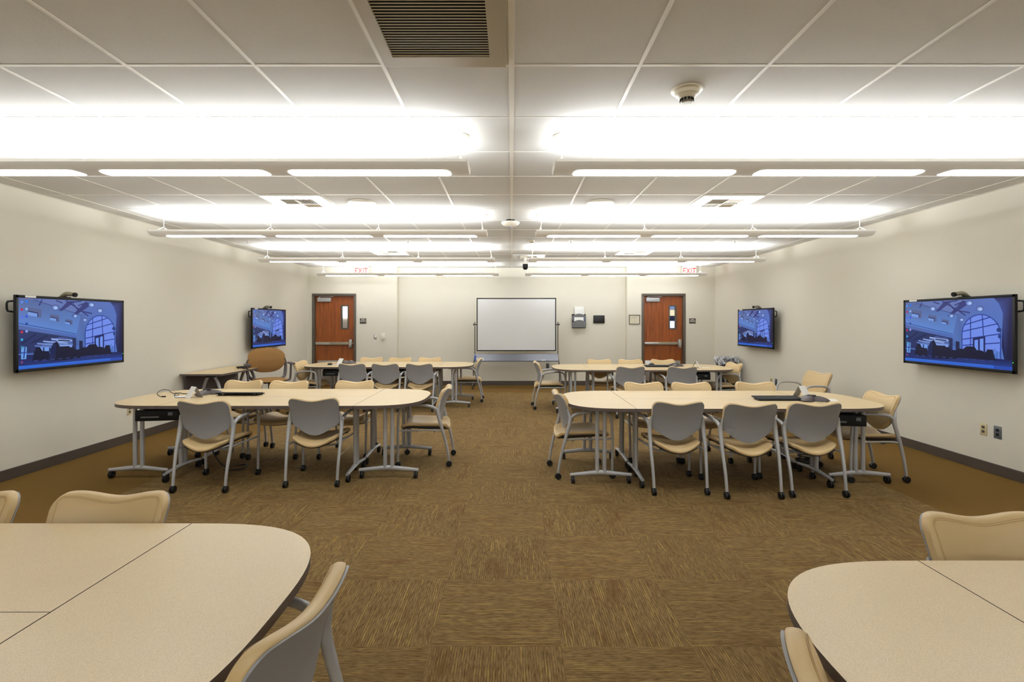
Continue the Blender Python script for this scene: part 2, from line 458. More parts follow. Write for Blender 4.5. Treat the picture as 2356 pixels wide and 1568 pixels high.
# bright corridor openings seen through the door panes
wl = emis('corridor_daylight', (255, 255, 255), 3.0)
wb = emis('corridor_blue', (120, 140, 190), 0.8); wcr = emis('corridor_cream', (235, 222, 190), 0.9); wd = emis('corridor_dark', (20, 24, 48), 0.5); ww = emis('corridor_white', (225, 232, 250), 1.0)
def ray(px, py, Y): return ((px-CX)*Y/FPX, Y, H-(py-HY)*Y/FPX)
m = MB(); x0, _, z1 = ray(780, 695, 14.25); x1, _, z0 = ray(806, 731, 14.25); m.box(x0, x1, 14.24, 14.28, z0, z1)
struct(m.build('window_1', wl, smooth=False))
m = MB()
for i, (ya, yb_) in enumerate(((696, 711), (713, 726), (726, 738), (738, 764))):
    x0, _, z1 = ray(1527, ya, 14.25); x1, _, z0 = ray(1552, yb_, 14.25); m.box(x0, x1, 14.24, 14.28, z0, z1, mi=i)
struct(m.build('window_2', [wb, wcr, wd, ww], smooth=False))

# ------------------------------------------------------------------ lights
FY = [3.523 + 2.595*i for i in range(4)]
def fixture(side, yc, label):
    t = empty('linear_ceiling_light', (0, yc, 2.536), 0, label, 'ceiling light', 'suspended linear ceiling lights')
    xa, xb = (-4.31, -0.31) if side < 0 else (0.30, 4.30)
    prof = [(-0.125, 0.062), (-0.127, 0.043), (-0.118, 0.030), (-0.098, 0.015), (-0.075, 0.006), (-0.05, 0.001), (0, 0.0)]
    prof = prof + [(-a, c) for a, c in reversed(prof[:-1])]
    inner = [(a*0.965, c + (0.004 if i not in (0, len(prof)-1) else 0)) for i, (a, c) in enumerate(prof)]
    m = MB(); loop = prof + inner[::-1]
    A = [m.bm.verts.new((xa, a, c)) for a, c in loop]; B = [m.bm.verts.new((xb, a, c)) for a, c in loop]
    n = len(loop)
    for k in range(n): m.bm.faces.new((A[k], A[(k+1) % n], B[(k+1) % n], B[k]))
    np_ = len(prof)
    for V in (A, B):
        for k in range(np_-1): m.bm.faces.new((V[k], V[k+1], V[n-2-k], V[n-1-k]))
    m.build('housing', 'offwhite_glow', t)
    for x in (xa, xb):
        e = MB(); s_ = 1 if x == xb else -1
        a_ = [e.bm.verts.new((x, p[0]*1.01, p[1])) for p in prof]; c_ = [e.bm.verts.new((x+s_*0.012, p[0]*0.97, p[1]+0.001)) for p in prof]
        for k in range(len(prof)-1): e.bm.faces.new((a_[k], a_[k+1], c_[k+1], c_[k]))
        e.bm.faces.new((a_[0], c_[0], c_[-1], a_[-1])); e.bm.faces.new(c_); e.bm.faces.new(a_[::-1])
        e.build('end_cap', 'offwhite_glow', t)
    segs = [(-4.154, -2.99), (-2.84, -1.69), (-1.545, -0.425)]
    if side > 0: segs = [(-c+0.0, -a) for a, c in segs]
    def zprof(y_):
        pts = [p for p in prof]
        for p, q in zip(pts, pts[1:]):
            if p[0] <= y_ <= q[0]: return p[1] + (q[1]-p[1])*(y_-p[0])/(q[0]-p[0])
        return 0
    for a, c in segs:
        def f(u, v, off=-0.0025):
            # long strip with rounded ends
            yy = (v*2-1)*0.066
            rr = 0.04
            e_ = rr*(1-math.sqrt(max(0, 1-abs(v*2-1)**3)))
            xx = a+e_ + (c-a-2*e_)*u
            return (xx, yy, zprof(yy)+off)
        l = MB(); l.grid(lambda u, v: f(u, v), 2, 12, closed=lambda u, v: f(u, v, 0.001))
        l.build('lamp_lens', 'lens', t)
    xs = [-4.207, -2.915, -1.612, -0.36]
    if side > 0: xs = [0.35, 1.60, 2.905, 4.20]
    for i, x in enumerate(xs):
        h = MB()
        ztop = CEIL-2.536
        h.tube([(x, 0, ztop-0.004), (x, 0, 0.11)], 0.0035, 6)
        h.tube([(x, 0, 0.115), (x, -0.118, 0.058)], 0.0025, 6); h.tube([(x, 0, 0.115), (x, 0.118, 0.058)], 0.0025, 6)
        inward = 0.04 if side < 0 else -0.04
        if (side < 0 and i == 3) or (side > 0 and i == 0):
            h.tube([(x-inward*0.9, 0, ztop-0.004), (x+inward*0.6, -0.10, 0.06)], 0.0022, 6)
        hh = h.build('hanger', 'white', t)
        cn = MB(); cn.lathe([(0.0, 0.0), (0.03, 0.0), (0.062, 0.010), (0.066, 0.016), (0.066, 0.018)], 24, (x, 0, ztop-0.018))
        cn.build('canopy', 'white', hh)
    for sg in (-1, 1):
        ld = bpy.data.lights.new('uplight', 'AREA'); ld.shape = 'RECTANGLE'; ld.size = xb-xa-0.1; ld.size_y = 0.09
        ld.energy = UP*(0.72 if yc > 10 else 1.0); ld.color = (0.93, 0.975, 1.0)
        lo = bpy.data.objects.new('uplight', ld); C.objects.link(lo); lo.location = ((xa+xb)/2, sg*0.05, 0.062); lo.rotation_euler = (PI-sg*math.radians(52), 0, 0); lo.parent = t
    return t
UP = 38.0
rows = ['nearest the camera', 'in the second row from the camera', 'in the third row from the camera', 'in the farthest row']
for i, yc in enumerate(FY):
    for s_, nm in ((-1, 'left'), (1, 'right')):
        fixture(s_, yc, 'long white suspended ceiling light on the %s side %s' % (nm, rows[i]))
for i, yc in enumerate((3.523-2*2.595, 3.523-3*2.595)):
    for s_, nm in ((-1, 'left'), (1, 'right')):
        fixture(s_, yc, 'suspended ceiling light behind the camera, %s side, %s row' % (nm, 'first' if i == 0 else 'second'))

# ------------------------------------------------------------------ ceiling devices
def ret_grille():
    cx0, cx1, cy0, cy1 = -TILE+0.012, -0.03, Y0-TILE+0.012, Y0-0.012
    t = empty('return_air_grille', ((cx0+cx1)/2, (cy0+cy1)/2, CEIL), 0, 'large louvred return air grille in the ceiling above the camera', 'vent')
    w, d = (cx1-cx0)/2, (cy1-cy0)/2
    ox0, ox1, oy0, oy1 = -0.245, 0.225, -0.22, 0.22
    f = MB()
    f.box(-w, ox0, -d, d, -0.016, 0.0); f.box(ox1, w, -d, d, -0.016, 0.0); f.box(ox0, ox1, -d, oy0, -0.016, 0.0); f.box(ox0, ox1, oy1, d, -0.016, 0.0)
    f.build('frame', 'cgreyp', t, smooth=False)
    MB().box(ox0, ox1, oy0, oy1, -0.004, -0.001).build('backing', 'dark', t, smooth=False)
    n = 21
    sl = MB()
    for i in range(n):
        yy = oy0 + (i+0.5)*(oy1-oy0)/n
        mt = Matrix.Translation((0, yy, -0.010)) @ Matrix.Rotation(math.radians(-8), 4, 'X')
        sl.box(ox0, ox1, -0.0022, 0.0022, -0.001, 0.001, mat=mt)
    sl.build('louvres', 'white', t, smooth=False)
M['cgreyp'] = pm('grille_paint', (178, 166, 142), 0.5, var=0.01)
ret_grille()
def diffuser(ix, iy, label):
    x0, x1 = ix*TILE+0.012, (ix+1)*TILE-0.012
    y0, y1 = Y0+iy*TILE+0.012, Y0+(iy+1)*TILE-0.012
    t = empty('ceiling_diffuser', ((x0+x1)/2, (y0+y1)/2, CEIL), 0, label, 'vent', 'square air diffusers in the ceiling')
    w = (x1-x0)/2
    f = MB(); q = 0.17
    for (a0, a1, b0, b1) in ((-w, -q, -w, w), (q, w, -w, w), (-q, q, -w, -q), (-q, q, q, w)): f.box(a0, a1, b0, b1, -0.012, 0)
    # dished lip round the core
    f.build('frame', 'whitegl', t, smooth=False)
    MB().box(-q, q, -q, q, -0.003, -0.001).build('backing', 'cgrey', t, smooth=False)
    l = MB()
    for sx, sy, vert in ((-1, -1, 0), (1, -1, 1), (-1, 1, 1), (1, 1, 0)):
        for i in range(6):
            c = 0.015 + i*0.026
            mt = Matrix.Translation((sx*(c if vert else 0.085), sy*(0.085 if vert else c), -0.012)) @ (Matrix.Rotation(sx*0.7, 4, 'Y') if vert else Matrix.Rotation(sy*-0.7, 4, 'X'))
            if vert: l.box(-0.009, 0.009, -0.078, 0.078, -0.001, 0.001, mat=mt)
            else: l.box(-0.078, 0.078, -0.009, 0.009, -0.001, 0.001, mat=mt)
    l.box(-0.006, 0.006, -q, q, -0.022, -0.004); l.box(-q, q, -0.006, 0.006, -0.022, -0.004)
    l.build('louvres', 'white', t, smooth=False)
M['whitegl'] = pm('white_gloss_metal', (226, 224, 222), 0.22, metal=0.3, var=0.01)
diffuser(-4, 4, 'square air diffuser in the left ceiling between the first and second light rows')
diffuser(3, 4, 'square air diffuser in the right ceiling between the first and second light rows')
diffuser(-4, 10, 'square air diffuser in the left ceiling beyond the second light row')
diffuser(3, 10, 'square air diffuser in the right ceiling beyond the second light row')
diffuser(0, 11, 'square air diffuser beside the dome camera')
for x, lab in ((-1.63, 'round white flush ceiling speaker on the left of the centre line'), (0.957, 'round white flush ceiling speaker on the right of the centre line')):
    t = empty('ceiling_speaker', (x, 5.49, CEIL), 0, lab, 'speaker', 'round ceiling speakers')
    MB().lathe([(0.0, -0.012), (0.12, -0.011), (0.13, -0.008)], 40).build('speaker_grille', 'white', t)
    MB().lathe([(0.13, -0.008), (0.147, -0.012), (0.15, -0.004), (0.15, 0.0)], 40).build('rim', 'white', t)
    MB().lathe([(0.0, -0.015), (0.008, -0.014), (0.01, -0.012)], 12).build('badge', 'cgrey', t)
for (x, yv) in ((0.957, 3.46), (0.957, 6.08)):
    t = empty('ceiling_sensor', (x, yv, CEIL), 0, 'small flat white ceiling disc washed out above the %s right light' % ('nearest' if yv < 4 else 'second'), 'sensor', 'flat ceiling discs')
    MB().lathe([(0.0, -0.02), (0.05, -0.018), (0.075, -0.01), (0.085, 0.0)], 28).build('cover', 'white', t)
# smoke detector
t = empty('smoke_detector', (0.977, 2.83, CEIL), 0, 'round ivory smoke detector on the near right ceiling', 'smoke detector')
MB().lathe([(0.0, -0.010), (0.07, -0.010), (0.085, -0.006), (0.087, 0.0)], 36).build('base', 'plast', t)
MB().lathe([(0.0, -0.052), (0.034, -0.052), (0.044, -0.046), (0.05, -0.034), (0.062, -0.028), (0.066, -0.012), (0.066, -0.009)], 36).build('body', 'plast', t)
s = MB()
for k in range(12):
    mt = Matrix.Rotation(k*PI/6, 4, 'Z') @ Matrix.Translation((0.0365, 0, -0.060)); s.box(-0.002, 0.002, -0.006, 0.006, -0.005, 0.009, mat=mt)
s.build('vent_slots', 'dark', t, smooth=False)
MB().lathe([(0.0, -0.074), (0.028, -0.073), (0.034, -0.067), (0.035, -0.052)], 30).build('sensor_cap', 'cgrey', t)
# wireless access point
t = empty('wireless_access_point', (-0.02, 6.42, CEIL), 0, 'round white dome hanging just under the ceiling centre line', 'access point')
MB().lathe([(0.05, -0.03), (0.055, 0.0)], 24).build('mount', 'dark', t)
MB().lathe([(0.0, -0.085), (0.06, -0.08), (0.10, -0.06), (0.115, -0.04), (0.115, -0.03), (0.0, -0.028)], 36).build('housing', 'white', t)
MB().lathe([(0.0, -0.088), (0.006, -0.087), (0.007, -0.083)], 10).build('status_light', emis('led_blue', (120, 130, 255), 2.0), t)
# dome camera
t = empty('dome_camera', (0.263, 10.0, CEIL), 0, 'black ball dome security camera hanging from the ceiling centre', 'security camera')
MB().box(-0.15, 0.15, -0.15, 0.15, -0.012, 0, 0.003).build('mounting_plate', 'offwhite_glow', t)
MB().lathe([(0.028, -0.10), (0.03, -0.01)], 20).build('stem', 'offwhite_glow', t)
MB().lathe([(0.0, -0.15), (0.058, -0.15), (0.062, -0.12), (0.05, -0.095), (0.03, -0.085), (0.0, -0.085)], 28).build('housing', 'offwhite_glow', t)
MB().lathe([(0.0, -0.262), (0.02, -0.259), (0.038, -0.249), (0.05, -0.228), (0.054, -0.20), (0.052, -0.15), (0.0, -0.15)], 28).build('dome', 'black', t)
# sprinklers
sp_l = {'l': 'left', 'c': 'centre'}
spr = [(-4.18, 8.0, 'far left ceiling before the third light row'), (-1.64, 8.0, 'ceiling left of centre before the third light row'), (0.93, 8.0, 'ceiling right of centre before the third light row'),
       (3.52, 8.0, 'far right ceiling before the third light row'), (-4.05, 11.45, 'ceiling above the left door'), (-1.58, 11.45, 'ceiling left of the whiteboard'), (0.89, 11.45, 'ceiling right of the whiteboard'), (3.4, 11.45, 'ceiling above the right door')]
for x, yv, w in spr:
    t = empty('fire_sprinkler', (x, yv, CEIL), 0, 'small pendent fire sprinkler in the ' + w, 'sprinkler', 'pendent fire sprinklers')
    MB().lathe([(0.0, -0.008), (0.03, -0.006), (0.036, 0.0)], 20).build('escutcheon', 'white', t)
    q = MB(); q.tube([(0, 0, -0.006), (0, 0, -0.05)], 0.009, 8); q.lathe([(0.0, -0.053), (0.018, -0.053), (0.018, -0.050), (0.0, -0.05)], 14)
    q.build('deflector', 'steel', t)
t = empty('motion_sensor', (0.30, 8.06, CEIL), 0, 'small white occupancy sensor on the ceiling beside the centre line', 'sensor')
MB().lathe([(0.0, -0.02), (0.03, -0.02), (0.055, -0.008), (0.06, 0.0)], 20).build('cover', 'white', t)
MB().box(-0.012, 0.045, -0.01, 0.01, -0.035, -0.018, 0.003).build('eye', 'cgrey', t)

# ------------------------------------------------------------------ things on the back wall
def exit_sign(x, label):
    yv = 11.62
    t = empty('exit_sign', (x, yv, CEIL-0.205), 0, label, 'exit sign', 'red lettered EXIT signs')
    MB().box(-0.16, 0.16, 0.0, 0.035, 0, 0.19, 0.012).build('housing', 'exitw', t)
    MB().box(-0.05, 0.05, 0.0, 0.05, 0.188, 0.205, 0.004).build('mount', 'white', t)
    text('lettering', 'EXIT', 0.185, 'red', t, (0, -0.003, 0.082), bold=0.005, sx=0.8)
exit_sign(-3.46, 'lit white EXIT sign behind the farthest left light'); exit_sign(4.07, 'lit white EXIT sign behind the farthest right light')
def wpix(px, py, Y): return ((px-CX)*Y/FPX, H-(py-HY)*Y/FPX)
def route_sign(px, label):
    x, z = wpix(px, 738, YB)
    t = empty('exit_route_sign', (x, YB, z), 0, label, 'sign', 'EXIT ROUTE signs')
    MB().box(-0.077, 0.077, -0.008, 0, -0.062, 0.062, 0.004).build('plaque', 'frame', t)
    text('lettering', 'EXIT\nROUTE', 0.037, 'lite', t, (0, -0.009, 0.012), bold=0.0006)
route_sign(835.5, 'small dark EXIT ROUTE plaque beside the left door'); route_sign(1593, 'small dark EXIT ROUTE plaque beside the right door')
# switch + thermostat
x, z = wpix(863.5, 774, YB)
t = empty('light_switch', (x, YB, z), 0, 'small silver light switch on the wall right of the left door', 'switch')
MB().box(-0.036, 0.036, -0.006, 0, -0.058, 0.058, 0.003).build('plate', 'steel', t); MB().box(-0.017, 0.017, -0.011, -0.004, -0.034, 0.034, 0.003).build('rocker', 'white', t)
x, z = wpix(882, 775, YB)
t = empty('thermostat', (x, YB, z), 0, 'white thermostat on the wall beside the light switch', 'thermostat')
MB().box(-0.047, 0.047, -0.03, 0, -0.055, 0.085, 0.008).build('housing', 'white', t); MB().box(-0.032, 0.032, -0.032, -0.028, -0.05, -0.038, 0.001).build('display', 'cgrey', t)
MB().box(-0.03, 0.03, -0.02, 0, -0.085, -0.056, 0.004).build('lower_cover', 'white', t)

def outlet(name, x, yv, z, rz, label, dark=False, group='wall outlets'):
    t = empty(name, (x, yv, z), rz, label, 'outlet', group)
    if dark:
        MB().box(-0.04, 0.04, -0.006, 0, -0.062, 0.062, 0.003).build('plate', 'cgrey2', t)
        for zz in (-0.022, 0.022): MB().box(-0.014, 0.014, -0.009, -0.004, zz-0.014, zz+0.014, 0.002).build('jack', 'black', t)
    else:
        MB().box(-0.038, 0.038, -0.006, 0, -0.060, 0.060, 0.003).build('plate', 'alm', t)
        for zz in (-0.022, 0.022): MB().box(-0.016, 0.016, -0.009, -0.004, zz-0.014, zz+0.014, 0.004).build('socket', 'frame', t)
M['cgrey2'] = pm('steel_plate', (104, 108, 112), 0.4, metal=0.3)
outlet('power_outlet', WR, 5.12, 0.42, -PI/2, 'almond power outlet low on the right wall under the near display')
outlet('data_outlet', WR, 4.97, 0.42, -PI/2, 'grey data outlet low on the right wall beside the almond outlet', True)
outlet('power_outlet', WR, 9.31, 0.42, -PI/2, 'almond power outlet low on the far right wall left of the armchair')
outlet('data_outlet', WR, 9.14, 0.42, -PI/2, 'dark data outlet low on the far right wall', True)
outlet('power_outlet', WL, 6.35, 0.40, PI/2, 'power outlet on the left wall below the near left display')
outlet('power_outlet', 0.85, YC, 0.46, 0, 'steel power outlet on the back wall under the whiteboard corner', True)

# certificate frame, brochure holder, black panel
x, z = wpix(1459.5, 734.5, YB)
t = empty('framed_certificate', (x, YB, z), 0, 'small framed certificate left of the right door', 'picture frame')
w, h = 0.128, 0.112
f = MB(); f.box(-w, -w+0.014, -0.015, 0, -h, h, 0.002); f.box(w-0.014, w, -0.015, 0, -h, h, 0.002); f.box(-w, w, -0.015, 0, h-0.014, h, 0.002); f.box(-w, w, -0.015, 0, -h, -h+0.014, 0.002)
f.build('frame', 'frame', t); p = MB().box(-w+0.012, w-0.012, -0.006, -0.002, -h+0.012, h-0.012).build('certificate', 'cert', t, smooth=False)
ln = MB()
for i, (ww_, zz) in enumerate(((0.07, 0.06), (0.05, 0.045), (0.03, 0.02), (0.01, -0.005), (0.05, -0.05))): ln.box(-ww_, ww_, -0.0075, -0.006, zz-0.002, zz+0.002)
ln.build('printed_lines', 'greyp', t, smooth=False)
x, z = wpix(1377.8, 734, YC)
t = empty('wall_panel', (x, YC, z), 0, 'blank black rectangular panel on the back wall', 'panel')
MB().box(-0.132, 0.132, -0.03, 0, -0.093, 0.093, 0.006).build('bezel', 'black', t); MB().box(-0.118, 0.118, -0.032, -0.029, -0.08, 0.08, 0.001).build('display', 'blackm', t)
# wall file holder
x, z = wpix(1331.5, 754, YC)
t = empty('brochure_holder', (x, YC, z), 0, 'black mesh wall brochure holder right of the whiteboard', 'brochure holder')
MB().box(-0.165, 0.165, -0.014, -0.002, 0.0, 0.33, 0.004).build('back_panel', 'black', t)
for i, (zb, yo) in enumerate(((0.02, -0.10), (0.17, -0.06))):
    p = MB()
    def ff(u, v, o=0.0):
        xx = (u*2-1)*0.155; top = 0.15 - 0.045*math.cos(u*2*PI)*0.5 + 0.02
        return (xx, yo + o - 0.02*v, zb + v*(0.12 + 0.05*math.sin(u*PI)))
    p.grid(lambda u, v: ff(u, v), 14, 4, closed=lambda u, v: ff(u, v, 0.004))
    p.box(-0.16, -0.152, yo-0.018, 0, zb, zb+0.12); p.box(0.152, 0.16, yo-0.018, 0, zb, zb+0.12); p.box(-0.16, 0.16, yo, 0, zb-0.006, zb+0.002)
    p.build('pocket', 'meshgrey', t)
b1 = MB().box(-0.105, 0.115, -0.045, -0.04, 0.17, 0.51, 0.001).build('paper_sheet', 'paper', None, (x+0.005, YC, z)); tag(b1, 'white printed sheet standing in the top pocket of the brochure holder', 'paper')
b2 = MB().box(-0.11, 0.11, -0.078, -0.074, 0.06, 0.255, 0.001).build('brochure', 'paper', None, (x-0.005, YC, z)); tag(b2, 'pale brochure in the lower pocket of the brochure holder', 'brochure')
b3 = MB().box(-0.115, 0.125, -0.070, -0.066, 0.10, 0.285, 0.001).build('booklet', 'bluep', None, (x, YC, z)); tag(b3, 'blue edged booklet behind the pale brochure', 'booklet')

# ------------------------------------------------------------------ mobile whiteboard
YW = 11.62
t = empty('mobile_whiteboard', (0.10, YW, 0), 0, 'large mobile whiteboard with black frame and grey tray', 'whiteboard')
bw, z0, z1 = 0.912, 0.842, 2.058
MB().box(-bw+0.01, bw-0.01, -0.012, 0.012, z0+0.01, z1-0.01).build('writing_surface', 'board', t, smooth=False)
f = MB()
f.box(-bw, -bw+0.022, -0.02, 0.02, z0, z1, 0.003); f.box(bw-0.022, bw, -0.02, 0.02, z0, z1, 0.003); f.box(-bw, bw, -0.02, 0.02, z0, z0+0.022, 0.003); f.box(-bw, bw, -0.02, 0.02, z1-0.02, z1, 0.003)
f.build('frame', 'black', t)
for sx in (-1, 1):
    p = MB(); p.tube([(sx*0.952, 0, 1.51), (sx*0.952, 0, 0.80), (sx*0.953, 0.0, 0.72), (sx*0.975, -0.02, 0.60), (sx*0.985, -0.03, 0.45), (sx*0.985, 0, 0.10)], 0.011, 8)
    p.tube([(sx*0.985, -0.30, 0.085), (sx*0.985, 0.0, 0.11), (sx*0.985, 0.25, 0.085)], 0.014, 8)
    po = p.build('post', 'frame', t)
    k = MB(); k.tube([(sx*0.905, 0, 1.45), (sx*0.975, 0, 1.45)], 0.010, 8); k.tube([(sx*0.972, 0, 1.45), (sx*0.99, 0, 1.45)], 0.020, 12)
    k.build('clamp_knob', 'black', po)
    for yy in (-0.28, 0.23):
        c = MB(); c.tube([(sx*0.985-0.012, yy, 0.04), (sx*0.985+0.012, yy, 0.04)], 0.04, 16); c.tube([(sx*0.985, yy, 0.05), (sx*0.985, yy, 0.09)], 0.012, 8)
        c.build('caster', 'blackm', po)
tr = MB()
tr.grid(lambda u, v: (-0.955+1.91*u, -0.015-0.16*v, 0.775-0.155*v), 2, 2, closed=lambda u, v: (-0.955+1.91*u, -0.005-0.16*v, 0.765-0.155*v))
tr.box(-0.955, 0.955, -0.20, -0.17, 0.612, 0.618); tr.box(-0.955, 0.955, -0.205, -0.199, 0.612, 0.635)
tr.build('tray', 'tray', t)
e = MB(); e.box(-0.05, 0.05, -0.02, 0.02, 0, 0.03, 0.005); tag(e.build('board_eraser', 'paper', None, (0.72, YW-0.183, 0.62)), 'white board eraser lying on the whiteboard tray', 'eraser')
e = MB(); e.box(-0.09, 0.09, -0.001, 0.001, 0, 0.085); tag(e.build('paper_sheet', 'paper', None, (-0.72, YW-0.185, 0.618)), 'white card leaning on the left end of the whiteboard tray', 'paper')
e = MB(); e.tube([(0, 0, 0), (0, 0, 0.11)], 0.028, 14); e.tube([(0, 0, 0.11), (0, 0, 0.135)], 0.012, 10)
tag(e.build('cleaner_bottle', 'bluep', None, (-0.83, YW-0.165, 0.622)), 'blue spray cleaner bottle on the left end of the whiteboard tray', 'bottle')

# trash can with a clear bag
t = empty('trash_can', (4.47, 10.55, 0), 0, 'black trash can lined with a clear plastic bag in the right corner', 'trash can')
MB().lathe([(0.0, 0.0), (0.17, 0.0), (0.215, 0.74), (0.222, 0.76), (0.205, 0.76), (0.19, 0.70), (0.165, 0.03), (0.0, 0.03)], 32).build('bin', 'black', t)
bg = MB()
def bag(u, v, o=0.0):
    a = u*2*PI; wob = 0.008*math.sin(9*a)+0.006*math.sin(17*a+1)
    prof = [(0.15, 0.35), (0.185, 0.72), (0.20, 0.785), (0.228, 0.79), (0.242, 0.74), (0.240, 0.64 + 0.03*math.sin(3*a) - 0.02*math.sin(7*a))]
    q = v*(len(prof)-1); i = min(int(q), len(prof)-2); f_ = q-i
    r = prof[i][0]*(1-f_)+prof[i+1][0]*f_ + (wob if v > 0.3 else wob*0.3); z = prof[i][1]*(1-f_)+prof[i+1][1]*f_ + (0.006*math.sin(13*a) if v > 0.3 else 0)
    return ((r+o)*math.cos(a), (r+o)*math.sin(a), z)
bg.grid(lambda u, v: bag(u, v), 80, 15)
bg.build('plastic_bag', 'bag', t)

# ------------------------------------------------------------------ wall displays
def screen_mesh(parent, w, h):
    """the displayed picture, drawn as flat coloured pieces; u to the right, v up, local x-z plane facing -y"""
    bm = bmesh.new(); cl = bm.loops.layers.float_color.new('Col'); layer = [0]
    def poly(pts, col):
        layer[0] += 1; yy = -0.00004*layer[0]
        vs = [bm.verts.new(((p[0]-0.5)*w, yy, p[1]*h)) for p in pts]
        f = bm.faces.new(vs)
        cols = col if isinstance(col, list) else [col]*len(vs)
        for lp, c in zip(f.loops, cols): lp[cl] = lin(c)
    def line(a, b, wd, col):
        d = Vector((b[0]-a[0], (b[1]-a[1])*0.56)); n = Vector((-d.y, d.x)).normalized()*wd
        n = (n.x, n.y/0.56)
        poly([(a[0]-n[0], a[1]-n[1]), (b[0]-n[0], b[1]-n[1]), (b[0]+n[0], b[1]+n[1]), (a[0]+n[0], a[1]+n[1])], col)
    def ell(c, rx, ry, col, n=20): poly([(c[0]+rx*math.cos(2*PI*k/n), c[1]+ry*math.sin(2*PI*k/n)) for k in range(n)], col)
    R = [(0, 0), (1, 0), (1, 1), (0, 1)]
    poly(R, [(70, 105, 185), (85, 125, 205), (90, 120, 200), (98, 112, 168)])
    # corner of the hall and its walls
    poly([(0, 0.62), (0.50, 0.46), (0.55, 0.78), (0.16, 0.97), (0, 0.97)], [(98, 142, 224), (96, 142, 220), (88, 124, 196), (86, 108, 166), (92, 110, 164)])
    poly([(0.50, 0.30), (0.60, 0.25), (0.62, 0.72), (0.55, 0.80), (0.50, 0.46)], [(70, 100, 165), (76, 112, 184), (92, 124, 200), (84, 108, 176), (88, 122, 196)])
    poly([(0.16, 0.97), (0.55, 0.78), (0.62, 1.0), (0.16, 1.0)], (104, 124, 190))
    line((0.12, 0.98), (0.55, 0.77), 0.003, (66, 82, 140))
    line((0, 0.645), (0.50, 0.475), 0.003, (50, 78, 150))
    # dark lower hall
    poly([(0, 0.56), (0.50, 0.41), (0.50, 0.22), (0, 0.22)], [(40, 58, 112), (38, 48, 96), (34, 44, 96), (34, 46, 104)])
    poly([(0.16, 0.30), (0.34, 0.44), (0.46, 0.415), (0.47, 0.30), (0.38, 0.24)], [(80, 104, 170), (70, 84, 150), (60, 72, 130), (90, 120, 190), (90, 110, 180)])
    for a, b_, c in (((0.15, 0.35), (0.36, 0.31), (120, 150, 220)), ((0.20, 0.38), (0.42, 0.33), (140, 168, 232)), ((0.27, 0.41), (0.46, 0.37), (160, 186, 244)), ((0.13, 0.32), (0.30, 0.285), (96, 124, 196))): line(a, b_, 0.006, c)
    ell((0.39, 0.375), 0.075, 0.022, (150, 180, 245)); line((0.33, 0.385), (0.44, 0.37), 0.005, (24, 34, 74))
    for p, q in (((0.03, 0.36), (0.14, 0.49)), ((0.1, 0.36), (0.24, 0.46))): line(p, q, 0.006, (24, 36, 84))
    poly([(0.16, 0.22), (0.25, 0.22), (0.25, 0.29), (0.16, 0.30)], (120, 164, 240)); line((0.205, 0.22), (0.205, 0.29), 0.006, (34, 50, 110))
    poly([(0.33, 0.26), (0.46, 0.26), (0.46, 0.31), (0.33, 0.32)], (134, 168, 240))
    poly([(0.53, 0.2), (0.565, 0.2), (0.565, 0.36), (0.53, 0.37)], (26, 34, 78))
    # small square openings
    for cx_, cy_, s_ in ((0.13, 0.80, 0.055), (0.30, 0.725, 0.042), (0.43, 0.665, 0.034)):
        poly([(cx_-s_, cy_+s_*1.3), (cx_+s_, cy_+s_*0.8), (cx_+s_, cy_-s_*1.4), (cx_-s_, cy_-s_*0.8)], (92, 104, 152))
        poly([(cx_-s_, cy_+s_*0.2), (cx_+s_*0.4, cy_-s_*0.2), (cx_+s_*0.4, cy_-s_*1.2), (cx_-s_, cy_-s_*0.8)], (126, 164, 238))
        line((cx_-s_, cy_+s_*0.25), (cx_+s_*0.45, cy_-s_*0.2), 0.004, (30, 44, 100)); line((cx_+s_*0.45, cy_-s_*0.2), (cx_+s_*0.45, cy_-s_*1.2), 0.004, (30, 44, 100))
    # roof trusses
    poly([(0.335, 0.83), (0.365, 0.83), (0.50, 0.985), (0.42, 0.985)], (58, 62, 128)); poly([(0.46, 0.745), (0.49, 0.76), (0.66, 0.95), (0.60, 0.985), (0.56, 0.90)], (54, 60, 130))
    for a, b_ in (((0.40, 0.99), (0.53, 0.86)), ((0.44, 0.97), (0.55, 0.99)), ((0.47, 0.94), (0.53, 0.83)), ((0.52, 0.92), (0.60, 0.97)), ((0.56, 0.83), (0.66, 0.80)), ((0.54, 0.85), (0.62, 0.76)), ((0.46, 0.75), (0.60, 0.985)), ((0.165, 0.90), (0.19, 0.985)), ((0.31, 0.985), (0.37, 0.95))): line(a, b_, 0.005, (46, 54, 118))
    for cx_, cy_, r in ((0.305, 0.88, 0.03), (0.49, 0.76, 0.022), (0.655, 0.945, 0.03), (0.745, 0.855, 0.03), (0.585, 0.70, 0.02)):
        ell((cx_, cy_), r*1.15, r*1.45, (84, 100, 160)); ell((cx_, cy_-0.005), r*0.8, r*1.0, (136, 170, 240)); ell((cx_+0.004, cy_-0.008), r*0.4, r*0.5, (190, 216, 255))
    # arched window
    def arch(x0, x1, zb, zs, zt, col):
        c = (x0+x1)/2; r = (x1-x0)/2
        poly([(x0, zb), (x1, zb)] + [(c+r*math.cos(k*PI/16), zs+(zt-zs)*math.sin(k*PI/16)) for k in range(17)], col)
    arch(0.585, 0.915, 0.12, 0.48, 0.775, (34, 58, 150)); arch(0.593, 0.907, 0.12, 0.48, 0.762, (116, 148, 246))
